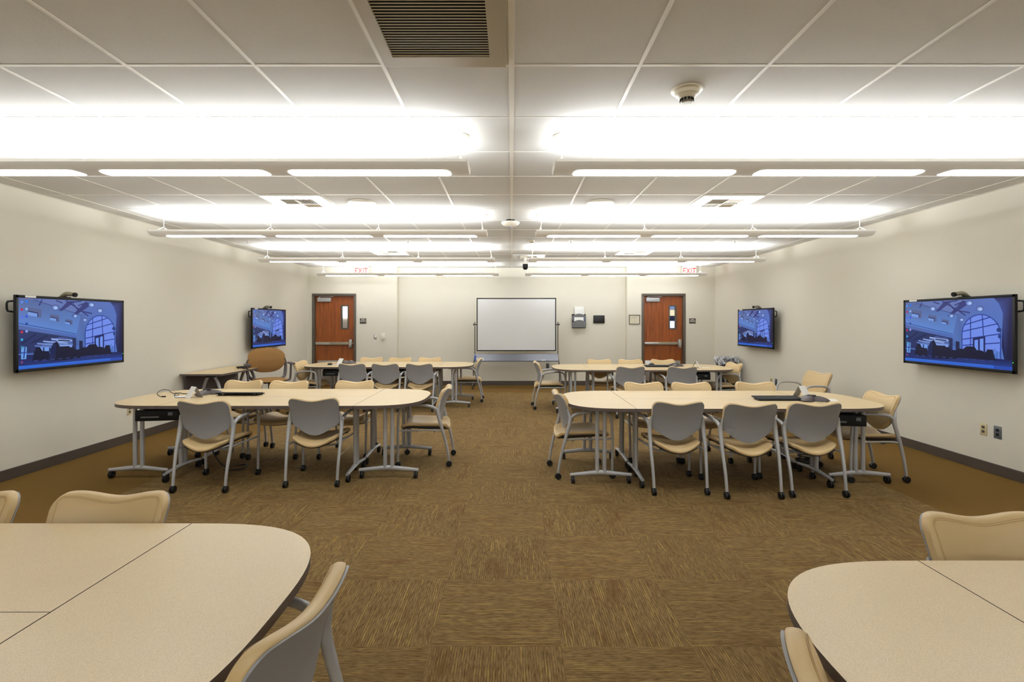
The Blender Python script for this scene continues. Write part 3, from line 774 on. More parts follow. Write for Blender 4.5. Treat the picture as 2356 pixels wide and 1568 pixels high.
    for a, b_ in (((0.665, 0.2), (0.665, 0.72)), ((0.775, 0.45), (0.765, 0.765)), ((0.615, 0.62), (0.83, 0.73)), ((0.595, 0.52), (0.895, 0.64)), ((0.595, 0.40), (0.905, 0.495)), ((0.595, 0.31), (0.905, 0.37)), ((0.70, 0.2), (0.70, 0.43)), ((0.785, 0.2), (0.785, 0.45))): line(a, b_, 0.004, (34, 56, 150))
    poly([(0.685, 0.2), (0.79, 0.2), (0.79, 0.455), (0.685, 0.43)], (28, 40, 104)); poly([(0.70, 0.2), (0.73, 0.2), (0.73, 0.405), (0.70, 0.395)], (118, 156, 250)); poly([(0.745, 0.2), (0.775, 0.2), (0.775, 0.425), (0.745, 0.415)], (118, 156, 250))
    rr = random.Random(3)
    for k in range(14): x_ = 0.80+0.10*rr.random(); line((x_, 0.14), (x_+0.004, 0.2+0.1*rr.random()), 0.003, (66, 110, 190))
    # dark right side
    poly([(0.86, 1.0), (1.0, 1.0), (1.0, 0.0), (0.955, 0.0), (0.92, 0.32), (0.925, 0.55), (0.93, 0.78), (0.90, 0.92)], [(40, 44, 104), (30, 30, 80), (16, 18, 58), (16, 18, 62), (24, 28, 84), (30, 38, 100), (56, 72, 144), (60, 76, 150)])
    ell((0.90, 0.55), 0.02, 0.03, (30, 60, 130)); ell((0.905, 0.46), 0.014, 0.03, (30, 64, 140))
    # floor + furniture silhouettes
    poly([(0, 0.20), (1, 0.14), (1, 0.04), (0, 0.04)], [(24, 32, 84), (18, 30, 84), (34, 60, 140), (30, 46, 116)])
    poly([(0.02, 0.14), (0.06, 0.14), (0.065, 0.31), (0.02, 0.32)], (112, 170, 240)); line((0.04, 0.15), (0.05, 0.31), 0.005, (40, 60, 150)); line((0.02, 0.23), (0.06, 0.23), 0.004, (40, 60, 150))
    dk = (13, 17, 50)
    for pts in ([(0.11, 0.10), (0.12, 0.22), (0.14, 0.29), (0.17, 0.30), (0.19, 0.24), (0.25, 0.23), (0.26, 0.10)],
                [(0.25, 0.08), (0.27, 0.30), (0.285, 0.345), (0.32, 0.37), (0.345, 0.29), (0.43, 0.29), (0.44, 0.27), (0.47, 0.27), (0.49, 0.23), (0.58, 0.23), (0.58, 0.10), (0.4, 0.08)],
                [(0.55, 0.12), (0.55, 0.26), (0.60, 0.255), (0.63, 0.30), (0.70, 0.30), (0.72, 0.25), (0.76, 0.25), (0.79, 0.22), (0.81, 0.27), (0.85, 0.27), (0.87, 0.14), (0.88, 0.12)]): poly(pts, dk)
    poly([(0.24, 0.08), (0.27, 0.30), (0.285, 0.345), (0.31, 0.33), (0.30, 0.08)], (22, 34, 84))
    for k in range(11): x_ = 0.12+0.07*k; line((x_, 0.105), (x_+0.035, 0.108), 0.004, (50, 66, 128))
    # taskbar and icons
    poly([(0, 0), (1, 0), (1, 0.048), (0, 0.048)], [(40, 100, 215), (40, 90, 210), (56, 112, 226), (50, 120, 230)]); poly([(0.86, 0), (1, 0), (1, 0.048), (0.86, 0.048)], (38, 78, 186))
    for k, (c1, c2) in enumerate((((100, 150, 250), (30, 130, 250)), ((200, 40, 70), (150, 190, 240)), ((90, 110, 240), (60, 90, 230)), (None, (50, 70, 160)), ((200, 50, 80), (150, 170, 240)), ((60, 170, 220), None), ((60, 140, 170), None), (None, None), ((120, 60, 130), None))):
        zz = 0.95-0.105*k
        if c1: ell((0.025, zz-0.01), 0.011, 0.02, c1, 8)
        if c2: ell((0.062, zz), 0.011, 0.02, c2, 8)
    me = bpy.data.meshes.new('screen'); bm.to_mesh(me); bm.free(); me.materials.append(M['screen'])
    o = bpy.data.objects.new('screen', me); C.objects.link(o); o.parent = parent
    return o
TVH = 0.735
def display(side, ya, yb_, label):
    """wall display with its picture; ya nearer the camera"""
    w = yb_-ya; yc = (ya+yb_)/2
    X = WL if side < 0 else WR; zb = 1.024
    t = empty('wall_display', (X, yc, zb), PI/2 if side < 0 else -PI/2, label, 'display', 'wall mounted flat displays')
    # local -y faces the room
    D = 0.15
    m = MB(); m.box(-w/2, w/2, -D, -D+0.022, 0, TVH, 0.004); m.box(-w/2+0.10, w/2-0.10, -D+0.022, -D+0.075, 0.06, TVH-0.06, 0.01)
    m.build('housing', 'black', t)
    bz = MB(); b_ = 0.026
    bz.box(-w/2, w/2, -D-0.006, -D, 0, b_+0.004, 0.002); bz.box(-w/2, w/2, -D-0.006, -D, TVH-b_, TVH, 0.002); bz.box(-w/2, -w/2+b_, -D-0.006, -D, 0, TVH, 0.002); bz.box(w/2-b_, w/2, -D-0.006, -D, 0, TVH, 0.002)
    bz.build('bezel', 'black', t)
    s = screen_mesh(t, w-2*b_, TVH-2*b_-0.004); s.location = (0, -D-0.0015, b_+0.004)
    br = MB(); br.box(-0.25, 0.25, -0.03, 0, 0.2, 0.55, 0.004); br.box(-0.2, -0.15, -D+0.07, -0.02, 0.15, 0.6); br.box(0.15, 0.2, -D+0.07, -0.02, 0.15, 0.6)
    br.build('wall_bracket', 'black', t)
    hx = (-1 if side < 0 else 1)*(w/2)
    sg = -1 if side < 0 else 1
    hd = MB(); hd.tube([(hx-sg*0.01, -D+0.035, TVH-0.06), (hx+sg*0.035, -D+0.035, TVH-0.065), (hx+sg*0.045, -D+0.035, TVH-0.085), (hx+sg*0.045, -D+0.035, TVH-0.135), (hx+sg*0.035, -D+0.035, TVH-0.155), (hx-sg*0.01, -D+0.035, TVH-0.16)], 0.009, 8)
    hd.build('handle', 'black', t)
    st = MB(); st.box(-w/2+0.09, -w/2+0.20, -D-0.008, -D-0.002, TVH-0.022, TVH-0.002, 0.001); st.build('paper_label', 'paper', t)
    ld_ = MB(); ld_.box(w/2-0.02, w/2-0.014, -D-0.008, -D-0.004, 0.10, 0.106); ld_.build('power_light', 'ledg', t)
    # webcam standing on the top edge
    c = empty('webcam', (0, 0, 0), 0, None, None); bpy.data.objects.remove(c)
    wx = X + (D-0.03)*(-side)
    wc = empty('webcam', (wx, yc-0.08*1.0, zb+TVH), PI/2 if side < 0 else -PI/2, 'grey bent arm webcam on top of the ' + label.split(' with')[0].replace('large black ', ''), 'webcam', 'webcams on the displays')
    a = MB(); a.tube([(0, 0.06, -0.005), (0, 0.03, 0.022), (0, -0.01, 0.040), (0, -0.08, 0.030)], [0.016, 0.020, 0.023, 0.021], 12, smooth=4, flat=1.6)
    a.build('arm', 'cgrey', wc)
    l = MB(); l.tube([(0, -0.078, 0.030), (0, -0.098, 0.027)], 0.024, 16); l.build('lens', 'black', wc)
    bs = MB(); bs.box(-0.035, 0.035, -0.02, 0.06, 0, 0.008, 0.002); bs.build('base', 'black', wc)
M['ledg'] = emis('led_green', (60, 255, 90), 1.5)
display(-1, 4.74, 6.06, 'large black display nearest the camera on the left wall with a blue arched window picture')
display(-1, 9.05, 10.40, 'black display farthest on the left wall with a blue arched window picture')
display(1, 4.645, 5.97, 'large black display nearest the camera on the right wall with a blue arched window picture')
display(1, 8.95, 10.35, 'black display farthest on the right wall with a blue arched window picture')

# ------------------------------------------------------------------ tables
def caster(parent, x, yv, r=0.034, w=0.03, stem=0.085, name='caster'):
    c = MB()
    c.tube([(x-w/2, yv, r), (x-w*0.12, yv, r)], r, 18); c.tube([(x+w*0.12, yv, r), (x+w/2, yv, r)], r, 18)
    c.lathe([(0.0, r+r*0.75), (r*0.55, r+r*0.55), (r*0.62, r*0.9)], 12, (x, yv, 0))
    c.tube([(x, yv, r), (x, yv, stem)], 0.007, 8)
    return c.build(name, 'blackm', parent)
def foot(parent, axis, pos, ctr, half):
    """foot bar with two casters; axis 'X' or 'Y' is its direction, pos the other coordinate"""
    P = lambda a, z: (a, pos, z) if axis == 'X' else (pos, a, z)
    m = MB(); m.tube([P(ctr-half, 0.078), P(ctr-0.07, 0.098), P(ctr, 0.102), P(ctr+0.07, 0.098), P(ctr+half, 0.078)], [0.013, 0.017, 0.019, 0.017, 0.013], 10, flat=1.3)
    f = m.build('foot', 'silver', parent)
    for s_ in (-1, 1):
        q = P(ctr+s_*(half-0.025), 0); caster(f, q[0], q[1])
    for s_ in (-1, 1):
        c = MB(); q = P(ctr+s_*0.034, 0)
        c.tube([(q[0], q[1], 0.10), (q[0], q[1], TT-0.045)], 0.019, 14)
        c.build('column', 'silver', parent)
    br = MB(); q0, q1 = P(ctr-0.09, 0), P(ctr+0.09, 0)
    br.box(min(q0[0], q1[0])-0.02, max(q0[0], q1[0])+0.02, min(q0[1], q1[1])-0.02, max(q0[1], q1[1])+0.02, TT-0.05, TT-0.031, 0.003)
    br.build('mounting_plate', 'silver', parent)
TD = 0.60
def make_rect():
    t = empty('folding_table')
    w, d = 0.915-0.002, TD/2-0.0015
    m = MB(); m.prism([(-w, -d), (w, -d), (w, d), (-w, d)], TT-0.030, TT, 0, 1)
    m.build('tabletop', ['lam', 'edge'], t, smooth=False)
    for s_ in (-1, 1): foot(t, 'Y', s_*(0.915-0.06), 0.0, 0.275)
    return t
def make_end():
    t = empty('rounded_end_table')
    L, R_, n = 0.60, 0.598, 3.0
    pts = [(0.002, -R_)]
    N = 48
    for k in range(N+1):
        a = -PI/2 + PI*k/N
        c_, s_ = math.cos(a), math.sin(a)
        x = L*abs(c_)**(2/n); y_ = math.copysign(R_*abs(s_)**(2/n), s_)
        if x > 0.003: pts.append((x, y_))
    pts.append((0.002, R_))
    m = MB(); m.prism(pts, TT-0.030, TT, 0, 1); m.build('tabletop', ['lam', 'edge'], t, smooth=False)
    for s_ in (-1, 1): foot(t, 'X', s_*0.42, 0.29, 0.285)
    return t
P_RECT, P_END = make_rect(), make_end(); used = {'r': False, 'e': False}
def place_table(kind, x, y, rz, label, group):
    src = P_RECT if kind == 'r' else P_END
    o = src if not used[kind] else copy_tree(src); used[kind] = True
    o.location = (x, y, 0); o.rotation_euler = (0, 0, rz)
    tag(o, label, 'table', group)
# seam x of the inner end, direction of the outer end, centre y, name
def table_set(xs, sg, yc, nm, outer=True):
    xr = xs + sg*0.915
    place_table('e', xs-sg*0.0, yc, PI if sg > 0 else 0, 'rounded end table of the %s group, facing the central aisle' % nm, 'rounded end tables')
    place_table('r', xr, yc+TD/2, 0, 'rectangular table forming the far half of the %s group' % nm, 'rectangular folding tables')
    place_table('r', xr, yc-TD/2, 0, 'rectangular table forming the near half of the %s group' % nm, 'rectangular folding tables')
    if outer: place_table('e', xs+sg*1.83, yc, 0 if sg > 0 else PI, 'rounded end table of the %s group, beside the side wall' % nm, 'rounded end tables')
table_set(-1.478, -1, 5.30, 'middle left'); table_set(1.118, 1, 5.14, 'middle right')
table_set(-1.31, -1, 9.36, 'far left'); table_set(1.30, 1, 8.80, 'far right')
table_set(-1.235, -1, 1.355, 'nearest left', False); table_set(1.322, 1, 1.05, 'nearest right', False)

# ------------------------------------------------------------------ stacking armchairs
def make_chair():
    t = empty('stacking_armchair')
    # seat cushion
    def st(u, v, top=True):
        s_ = u*2-1; yy = -0.232 + 0.482*v
        hw = 0.200 + 0.035*v - (0.05*max(0, (0.12-v)/0.12)**2) - 0.03*max(0, (v-0.9)/0.1)**2
        z = 0.401 + 0.034*v + (0.030+0.030*(1-v))*s_*s_ - 0.012*max(0, (0.2-v)/0.2)**2 - 0.035*max(0, (v-0.78)/0.22)**2 - 0.008*math.sin(PI*v)*(1-s_*s_)
        ed = max(abs(s_), abs(v*2-1)); z -= 0.010*max(0, (ed-0.85)/0.15)**2
        yy += -0.02*(1-s_*s_)*(1-v)
        if not top: z -= 0.044 - 0.014*max(0, (ed-0.8)/0.2)
        return (s_*hw, yy, z)
    m = MB(); m.grid(lambda u, v: st(u, v), 18, 16, closed=lambda u, v: st(u, v, False)); bake_subdiv(m.build('seat', 'vinyl', t, angle=180))
    def pn(u, v, o=0.0):
        p = st(0.06+u*0.88, 0.05+v*0.9, False); return (p[0], p[1], p[2]-0.001-o)
    m = MB(); m.grid(lambda u, v: pn(u, v), 8, 8, closed=lambda u, v: pn(u, v, 0.012)); m.build('seat_pan', 'pan', t)
    # backrest
    def y0(z):
        K = ((0.44, -0.165), (0.50, -0.170), (0.58, -0.183), (0.66, -0.205), (0.74, -0.238), (0.82, -0.276))
        for p, q in zip(K, K[1:]):
            if z <= q[0]: f_ = max(0, (z-p[0])/(q[0]-p[0])); return p[1]+(q[1]-p[1])*f_
        return K[-1][1]
    def zt(s_):
        a = abs(s_); z = 0.776 + 0.024*math.sin(min(1, a/0.80)*PI/2)**2
        if a > 0.80: q = (a-0.80)/0.20; z -= 0.060*(1-math.sqrt(max(0, 1-q*q)))
        return z
    def zb(s_):
        a = abs(s_); return 0.451 + 0.106*(math.sqrt(a*a+0.2)-0.4472)/0.648 + (0.03*((a-0.93)/0.07)**2 if a > 0.93 else 0)
    def hw(z): return 0.217 + 0.012*max(0, min(1, (z-0.55)/0.25))
    def bk(u, v, off):
        s_ = math.sin((u*2-1)*PI/2); a, b_ = zb(s_), zt(s_); z = a + (b_-a)*v
        return (s_*hw(z), y0(z) + 0.045*s_*s_ + off, z)
    def front(u, v):
        s_ = math.sin((u*2-1)*PI/2); e = max(abs(s_)**9, abs(v*2-1)**12)
        p = bk(u, v, 0.044 - 0.014*e); return (p[0]*0.995, p[1], p[2])
    m = MB(); m.grid(lambda u, v: (lambda p: (p[0], p[1], p[2]+0.010*v))(bk(u, v, -0.0045)), 28, 18, closed=lambda u, v: (lambda p: (p[0], p[1], p[2]+0.012*v))(front(u, v))); bake_subdiv(m.build('backrest', 'vinyl', t, angle=180))
    m = MB(); m.grid(lambda u, v: bk(u, v, -0.008), 28, 14, closed=lambda u, v: bk(u, v, 0.0)); m.build('back_shell', 'shell', t, angle=50)
    # stitched seam lines just inside the rim of the back cushion
    sm = MB()
    for ins in (0.040, 0.054):
        ua = 0.10+ins
        pts = [front(ua, 0.06 + (1-ins*1.2-0.10)*q/16) for q in range(17)]
        pts += [front(ua + (1-2*ua)*q/24, 1-ins*1.2) for q in range(1, 24)]
        pts += [front(1-ua, 0.96-ins*1.2 - (1-ins*1.2-0.10)*q/16) for q in range(17)]
        sm.tube([(p[0], p[1]-0.0008, p[2]+0.012*max(0, min(1, (p[2]-0.46)/0.33))) for p in pts], 0.0011, 4)
    sm.build('stitching', 'seam', t)
    # frames
    for s_ in (-1, 1):
        l = MB(); l.tube([(s_*0.231, -0.262, 0.062), (s_*0.234, -0.240, 0.20), (s_*0.240, -0.200, 0.36), (s_*0.241, -0.165, 0.48), (s_*0.238, -0.145, 0.57), (s_*0.232, -0.158, 0.63), (s_*0.227, -0.172, 0.67)],
                         [0.0125, 0.0135, 0.0155, 0.018, 0.020, 0.012, 0.004], 12, smooth=5)
        lg = l.build('leg', 'silver', t); cc = caster(lg, s_*0.231, -0.262, 0.030, 0.034, 0.075)
        l = MB(); l.tube([(s_*0.256, 0.262, 0.062), (s_*0.259, 0.262, 0.25), (s_*0.263, 0.260, 0.42), (s_*0.266, 0.255, 0.54)], [0.012, 0.013, 0.013, 0.013], 12, smooth=4)
        lg = l.build('leg', 'silver', t); caster(lg, s_*0.256, 0.262, 0.030, 0.034, 0.075)
        l = MB(); l.tube([(s_*0.236, -0.155, 0.54), (s_*0.243, -0.125, 0.60), (s_*0.258, -0.075, 0.630), (s_*0.268, 0.0, 0.642), (s_*0.271, 0.11, 0.646), (s_*0.271, 0.185, 0.640), (s_*0.269, 0.232, 0.612), (s_*0.266, 0.255, 0.54)],
                         [0.012, 0.017, 0.0155, 0.014, 0.0135, 0.0135, 0.013, 0.013], 12, smooth=5)
        l.build('armrest', 'silver', t)
    f = MB()
    for s_ in (-1, 1): f.tube([(s_*0.240, -0.198, 0.372), (s_*0.222, -0.12, 0.378), (s_*0.226, 0.05, 0.376), (s_*0.245, 0.20, 0.378), (s_*0.263, 0.260, 0.385)], 0.009, 8, smooth=4)
    f.tube([(-0.222, -0.10, 0.376), (-0.15, -0.10, 0.345), (0.15, -0.10, 0.345), (0.222, -0.10, 0.376)], 0.008, 8); f.tube([(-0.228, 0.08, 0.374), (-0.15, 0.08, 0.352), (0.15, 0.08, 0.352), (0.228, 0.08, 0.374)], 0.008, 8)
    f.build('seat_frame', 'silver', t)
    return t
CH = make_chair(); chused = [False]
def rear(xm, ym, deg):
    a = math.radians(deg); return (xm - 0.262*math.sin(a), ym + 0.262*math.cos(a), deg)
def back(xm, ym, deg):
    a = math.radians(deg); return (xm - 0.24*math.sin(a), ym + 0.24*math.cos(a), deg)
def chair(pos, label, group):
    o = CH if not chused[0] else copy_tree(CH); chused[0] = True
    o.location = (pos[0], pos[1], 0); o.rotation_euler = (0, 0, math.radians(pos[2]))
    tag(o, label, 'chair', group)
G1, G2, G3 = 'armchairs with their grey backs to the camera', 'armchairs facing the camera behind the tables', 'armchairs at the table ends'
pre = 'grey backed armchair '
chair(rear(-2.754, 4.456, 0), pre + 'at the middle left table, left of the two seen from behind', G1)
chair(rear(-1.825, 4.605, 3), pre + 'at the middle left table, right of the two seen from behind', G1)
chair(rear(1.466, 4.40, 0), pre + 'at the middle right table, leftmost of the three seen from behind', G1)
chair(rear(2.057, 4.30, 0), pre + 'at the middle right table, central of the three seen from behind', G1)
chair(rear(2.63, 4.335, 0), pre + 'at the middle right table, rightmost of the three seen from behind', G1)
chair(rear(-0.659, 5.50, 91), pre + 'side on at the aisle end of the middle left table', G3)
chair(rear(0.417, 5.07, -84), pre + 'side on at the aisle end of the middle right table', G3)
chair(rear(3.70, 4.97, 88), 'tan armchair at the right wall end of the middle right table', G3)
chair(back(4.33, 7.09, 101), 'tan armchair with its back to the right wall, away from the tables', 'armchairs away from the tables')
chair(back(1.518, 5.90, 180), 'tan armchair behind the middle right table, leftmost of three facing the camera', G2)
chair(back(2.06, 5.88, 181), 'tan armchair behind the middle right table, central of three facing the camera', G2)
chair(back(2.815, 5.91, 178), 'tan armchair behind the middle right table, rightmost of three facing the camera', G2)
chair(back(-3.20, 6.10, 177), 'tan armchair behind the middle left table, leftmost of three facing the camera', G2)
chair(back(-2.635, 6.04, 181), 'tan armchair behind the middle left table, central of three facing the camera', G2)
chair(back(-1.86, 6.05, 180), 'tan armchair behind the middle left table, rightmost of three facing the camera', G2)
chair(back(-2.23, 2.09, 180), 'tan armchair behind the nearest left table, cut by the left photo edge', G2)
chair(back(-1.617, 2.09, 180), 'tan armchair behind the nearest left table, whole back in view', G2)
chair(back(1.70, 1.86, 180), 'tan armchair behind the nearest right table', G2)
chair(back(-0.495, 1.27, 83), 'tan armchair with grey shell at the aisle end of the nearest left table', G3)
chair(back(0.578, 0.965, -101), 'tan armchair at the aisle end of the nearest right table, cut by the photo bottom', G3)
for i, (x, nm) in enumerate(((-2.70, 'leftmost'), (-2.14, 'central'), (-1.565, 'rightmost'))): chair(back(x, 8.50, 0), pre + 'at the far left table, %s of the three seen from behind' % nm, G1)
for i, (x, nm) in enumerate(((-2.77, 'leftmost'), (-2.21, 'central'), (-1.62, 'rightmost'))): chair(back(x, 10.05, 180), 'tan armchair behind the far left table, %s of three facing the camera' % nm, G2)
chair(rear(-0.57, 9.73, 91), pre + 'side on at the aisle end of the far left table', G3)
chair(back(-3.86, 9.12, -96), 'tan armchair at the left wall end of the far left table', G3)
chair(back(1.87, 7.94, 2), pre + 'at the far right table, left of the two seen from behind', G1)
chair(back(2.675, 7.92, -3), pre + 'at the far right table, right of the two seen from behind', G1)
for i, (x, nm) in enumerate(((1.63, 'leftmost'), (2.215, 'central'), (2.82, 'rightmost'))): chair(back(x, 9.52, 180), 'tan armchair behind the far right table, %s of three facing the camera' % nm, G2)
chair(rear(0.38, 8.92, -87), pre + 'side on at the aisle end of the far right table', G3)
chair(back(3.86, 8.70, 97), 'tan armchair at the right wall end of the far right table, before the trash can', G3)

# ------------------------------------------------------------------ brown task chair
t = empty('task_chair', (-3.95, 8.24, 0), math.radians(216), 'brown fabric task chair with dark arms beside the side desk', 'chair')
def sc(u, v, top=True):
    a = 2*PI*u; r = v; n = 2.6
    cx_ = math.copysign(abs(math.cos(a))**(2/n), math.cos(a)); sy_ = math.copysign(abs(math.sin(a))**(2/n), math.sin(a))
    z = 0.60 - 0.025*r**4 - (0.03*max(0, sy_*r)**3)
    if not top: z = 0.545 + 0.02*r**4
    return (0.25*r*cx_, 0.02+0.235*r*sy_, z)
m = MB(); m.grid(lambda u, v: sc(u, v), 40, 8); m.grid(lambda u, v: sc(u, v, False), 40, 8)
m.grid(lambda u, v: tuple(Vector(sc(u, 1.0, True))*(1-v) + Vector(sc(u, 1.0, False))*v + Vector((0.012*math.cos(2*PI*u)*math.sin(PI*v), 0.012*math.sin(2*PI*u)*math.sin(PI*v), 0))), 40, 4)
m.build('seat', 'fabric', t, angle=70)
def bc(u, v, fr=True):
    a = 2*PI*u; n = 2.5
    cx_ = math.copysign(abs(math.cos(a))**(2/n), math.cos(a))*v; sz_ = math.copysign(abs(math.sin(a))**(2/n), math.sin(a))*v
    w_ = 0.285 + 0.02*sz_
    y_ = -0.235 - 0.05*max(0, sz_) + 0.04*cx_*cx_ + (0.035*(1-v**4) if fr else -0.02*(1-v**4))
    return (w_*cx_, y_, 0.872 + 0.205*sz_)
m = MB(); m.grid(lambda u, v: bc(u, v), 44, 8); m.grid(lambda u, v: bc(u, v, False), 44, 8)
m.build('backrest', 'fabric', t, angle=70)
for s_ in (-1, 1):
    a = MB(); a.tube([(s_*0.27, -0.20, 0.90), (s_*0.292, -0.225, 0.82), (s_*0.290, -0.215, 0.70), (s_*0.26, -0.16, 0.60), (s_*0.16, -0.06, 0.55)], [0.014, 0.022, 0.026, 0.024, 0.02], 10, smooth=4); a.build('back_support', 'taupe', t)
    a = MB(); a.tube([(s_*0.15, 0.02, 0.535), (s_*0.285, 0.03, 0.55), (s_*0.315, 0.03, 0.59), (s_*0.325, 0.03, 0.81)], [0.014, 0.016, 0.017, 0.017], 10, smooth=4); ar = a.build('arm_post', 'taupe', t)
    a = MB(); a.box(s_*0.325-0.04, s_*0.325+0.04, -0.09, 0.17, 0.81, 0.84, 0.013); a.build('arm_pad', 'taupe', ar)
a = MB(); a.tube([(0, 0, 0.10), (0, 0, 0.28)], 0.030, 16); a.tube([(0, 0, 0.27), (0, 0, 0.52)], 0.016, 14); a.box(-0.10, 0.10, -0.10, 0.10, 0.515, 0.55, 0.01); a.build('pedestal', 'black', t)
for k in range(5):
    an = 2*PI*k/5+0.3; c_, s_ = math.cos(an), math.sin(an)
    a = MB(); a.tube([(0.0, 0, 0.11), (0.15*c_, 0.15*s_, 0.10), (0.29*c_, 0.29*s_, 0.075)], [0.026, 0.02, 0.014], 10); lg = a.build('leg', 'taupe', t)
    caster(lg, 0.285*c_, 0.285*s_, 0.026, 0.045, 0.075)

# ------------------------------------------------------------------ side desk on the left wall
t = empty('side_desk', (-4.475, 8.06, 0), 0, 'rectangular flip top desk with splayed grey legs against the left wall', 'table')
DZ = 0.755
m = MB(); m.prism([(-0.305, -0.78), (0.305, -0.78), (0.305, 0.78), (-0.305, 0.78)], DZ-0.026, DZ, 0, 1); m.build('tabletop', ['lam', 'edge'], t, smooth=False)
for yy in (-0.52, 0.52):
    hb = MB(); hb.box(-0.07, 0.07, yy-0.03, yy+0.03, DZ-0.075, DZ-0.026, 0.008); hub = hb.build('hinge_block', 'black', t)
    for s_ in (-1, 1):
        l = MB(); l.tube([(s_*0.03, yy, DZ-0.06), (s_*0.09, yy, DZ-0.14), (s_*0.25, yy, 0.07)], [0.02, 0.02, 0.016], 12, smooth=3, flat=1.2)
        lg = l.build('leg', 'silver', t); caster(lg, s_*0.25, yy, 0.03, 0.03, 0.08)
r_ = MB(); r_.tube([(0, -0.52, DZ-0.06), (0, 0.52, DZ-0.06)], 0.016, 10); r_.tube([(0.16, -0.40, DZ-0.045), (0.16, 0.45, DZ-0.045)], 0.008, 8); r_.build('cross_rail', 'black', t)
mp = MB(); mp.box(-0.28, -0.262, -0.70, 0.70, DZ-0.33, DZ-0.03); mp.build('underside_shade', 'taupe', t)  # dark sheet standing in for the shadow under the desk

# ------------------------------------------------------------------ equipment on and under the tables
def tpix(px, py, dz=0.0):
    Y = (H-TT-dz)*FPX/(py-HY); return ((px-CX)*Y/FPX, Y)
def keyboard(x, y, rz, label, z=TT):
    t = empty('keyboard', (x, y, z), rz, label, 'keyboard', 'black keyboards')
    m = MB(); m.grid(lambda u, v: (-0.225+0.45*u, -0.075+0.15*v, 0.004+0.018*v), 2, 2, closed=lambda u, v: (-0.225+0.45*u, -0.075+0.15*v, 0.014+0.018*v)); 
    m.box(-0.2, -0.17, 0.055, 0.07, 0, 0.024); m.box(0.17, 0.2, 0.055, 0.07, 0, 0.024); m.box(-0.21, 0.21, -0.072, -0.06, 0, 0.008)
    m.build('case', 'black', t)
    k = MB()
    for r in range(5):
        for c_ in range(21):
            x0 = -0.215+0.0205*c_; y0_ = -0.062+0.025*r; z0 = 0.014+0.018*((y0_+0.085)/0.15)
            k.box(x0, x0+0.017, y0_, y0_+0.020, z0-0.004, z0+0.005)
    k.build('keys', 'key', t, smooth=False)
def mouse(x, y, rz, label):
    t = empty('computer_mouse', (x, y, TT), rz, label, 'mouse', 'black computer mice')
    def f(u, v):
        a = 2*PI*u; r = math.sin(v*PI/2); return (0.031*r*math.cos(a), 0.055*r*math.sin(a), 0.036*math.cos(v*PI/2)*(1-0.2*math.sin(a)*r))
    m = MB(); m.grid(f, 24, 8); m.build('body', 'blackm', t)
    m = MB(); m.tube([(0, 0.028, 0.034), (0.0, 0.04, 0.030)], 0.004, 8); m.build('scroll_wheel', 'cgrey', t)
def confphone(x, y, rz, label, s_=1.0):
    t = empty('conference_phone', (x, y, TT), rz, label, 'conference phone', 'dark conference phones'); t.scale = (s_, s_, s_)
    def R_(a): return 0.105 + 0.05*math.cos(3*a)
    def f(u, v):
        a = 2*PI*u; r = R_(a)*v; return (r*math.cos(a), r*math.sin(a), 0.018 + 0.035*(1-v*v) - 0.012*v**6 + (0.006*math.cos(3*a)*v if v > 0.3 else 0))
    def g_(u, v):
        a = 2*PI*u; r = R_(a)*v*0.97; return (r*math.cos(a), r*math.sin(a), 0.006 if v < 0.6 else 0.006+0.004*(v-0.6))
    m = MB(); m.grid(f, 60, 10, closed=g_); m.build('body', 'taupe', t, angle=60)
    m = MB(); m.box(-0.04, 0.035, -0.028, 0.028, 0.048, 0.056, 0.003); m.build('keypad', 'black', t)
    m = MB()
    for k in range(3):
        a = k*2*PI/3; m.tube([(0.13*math.cos(a), 0.13*math.sin(a), 0.0), (0.13*math.cos(a), 0.13*math.sin(a), 0.014)], 0.01, 8)
    m.build('feet', 'blackm', t)
def tentcard(x, y, rz, label, lean=0.5):
    t = empty('tent_card', (x, y, TT), rz, label, 'card', 'folded instruction cards')
    h = 0.112; w = 0.062
    m = MB()
    a = MB(); a.grid(lambda u, v: (-w+2*w*u, -0.06*(1-v)-0.0, h*v), 1, 1, closed=lambda u, v: (-w+2*w*u, -0.06*(1-v)+0.0025, h*v)); a.build('front_leaf', 'paper', t, smooth=False)
    a = MB(); a.grid(lambda u, v: (-w+2*w*u, 0.06*(1-v)+0.003, h*v), 1, 1, closed=lambda u, v: (-w+2*w*u, 0.06*(1-v)+0.0055, h*v)); a.build('rear_leaf', 'greyp', t, smooth=False)
def tower(x, y, rz, label, zt=TT-0.055):
    t = empty('desktop_computer', (x, y, zt-0.115), rz, label, 'computer', 'black computers slung under the tables')
    m = MB(); m.box(-0.19, 0.19, -0.17, 0.17, 0, 0.10, 0.006); m.build('case', 'black', t)
    m = MB(); m.box(-0.14, 0.02, -0.174, -0.169, 0.03, 0.045, 0.001); m.box(0.10, 0.14, -0.174, -0.169, 0.05, 0.08, 0.001); m.build('drive_bay', 'cgrey2', t)
    m = MB(); m.box(-0.205, -0.19, -0.05, 0.05, -0.01, 0.14, 0.002); m.box(0.19, 0.205, -0.05, 0.05, -0.01, 0.14, 0.002); m.box(-0.205, 0.205, -0.05, 0.05, -0.012, -0.002, 0.002); m.box(-0.205, 0.205, -0.05, 0.05, 0.102, 0.112, 0.002); m.build('sling', 'blackm', t)
def cable(pts, label, r=0.0035, mat='cord', name='cable', group=None):
    m = MB(); m.tube(pts, r, 8, smooth=6); o = m.build(name, mat, None); tag(o, label, 'cable', group)
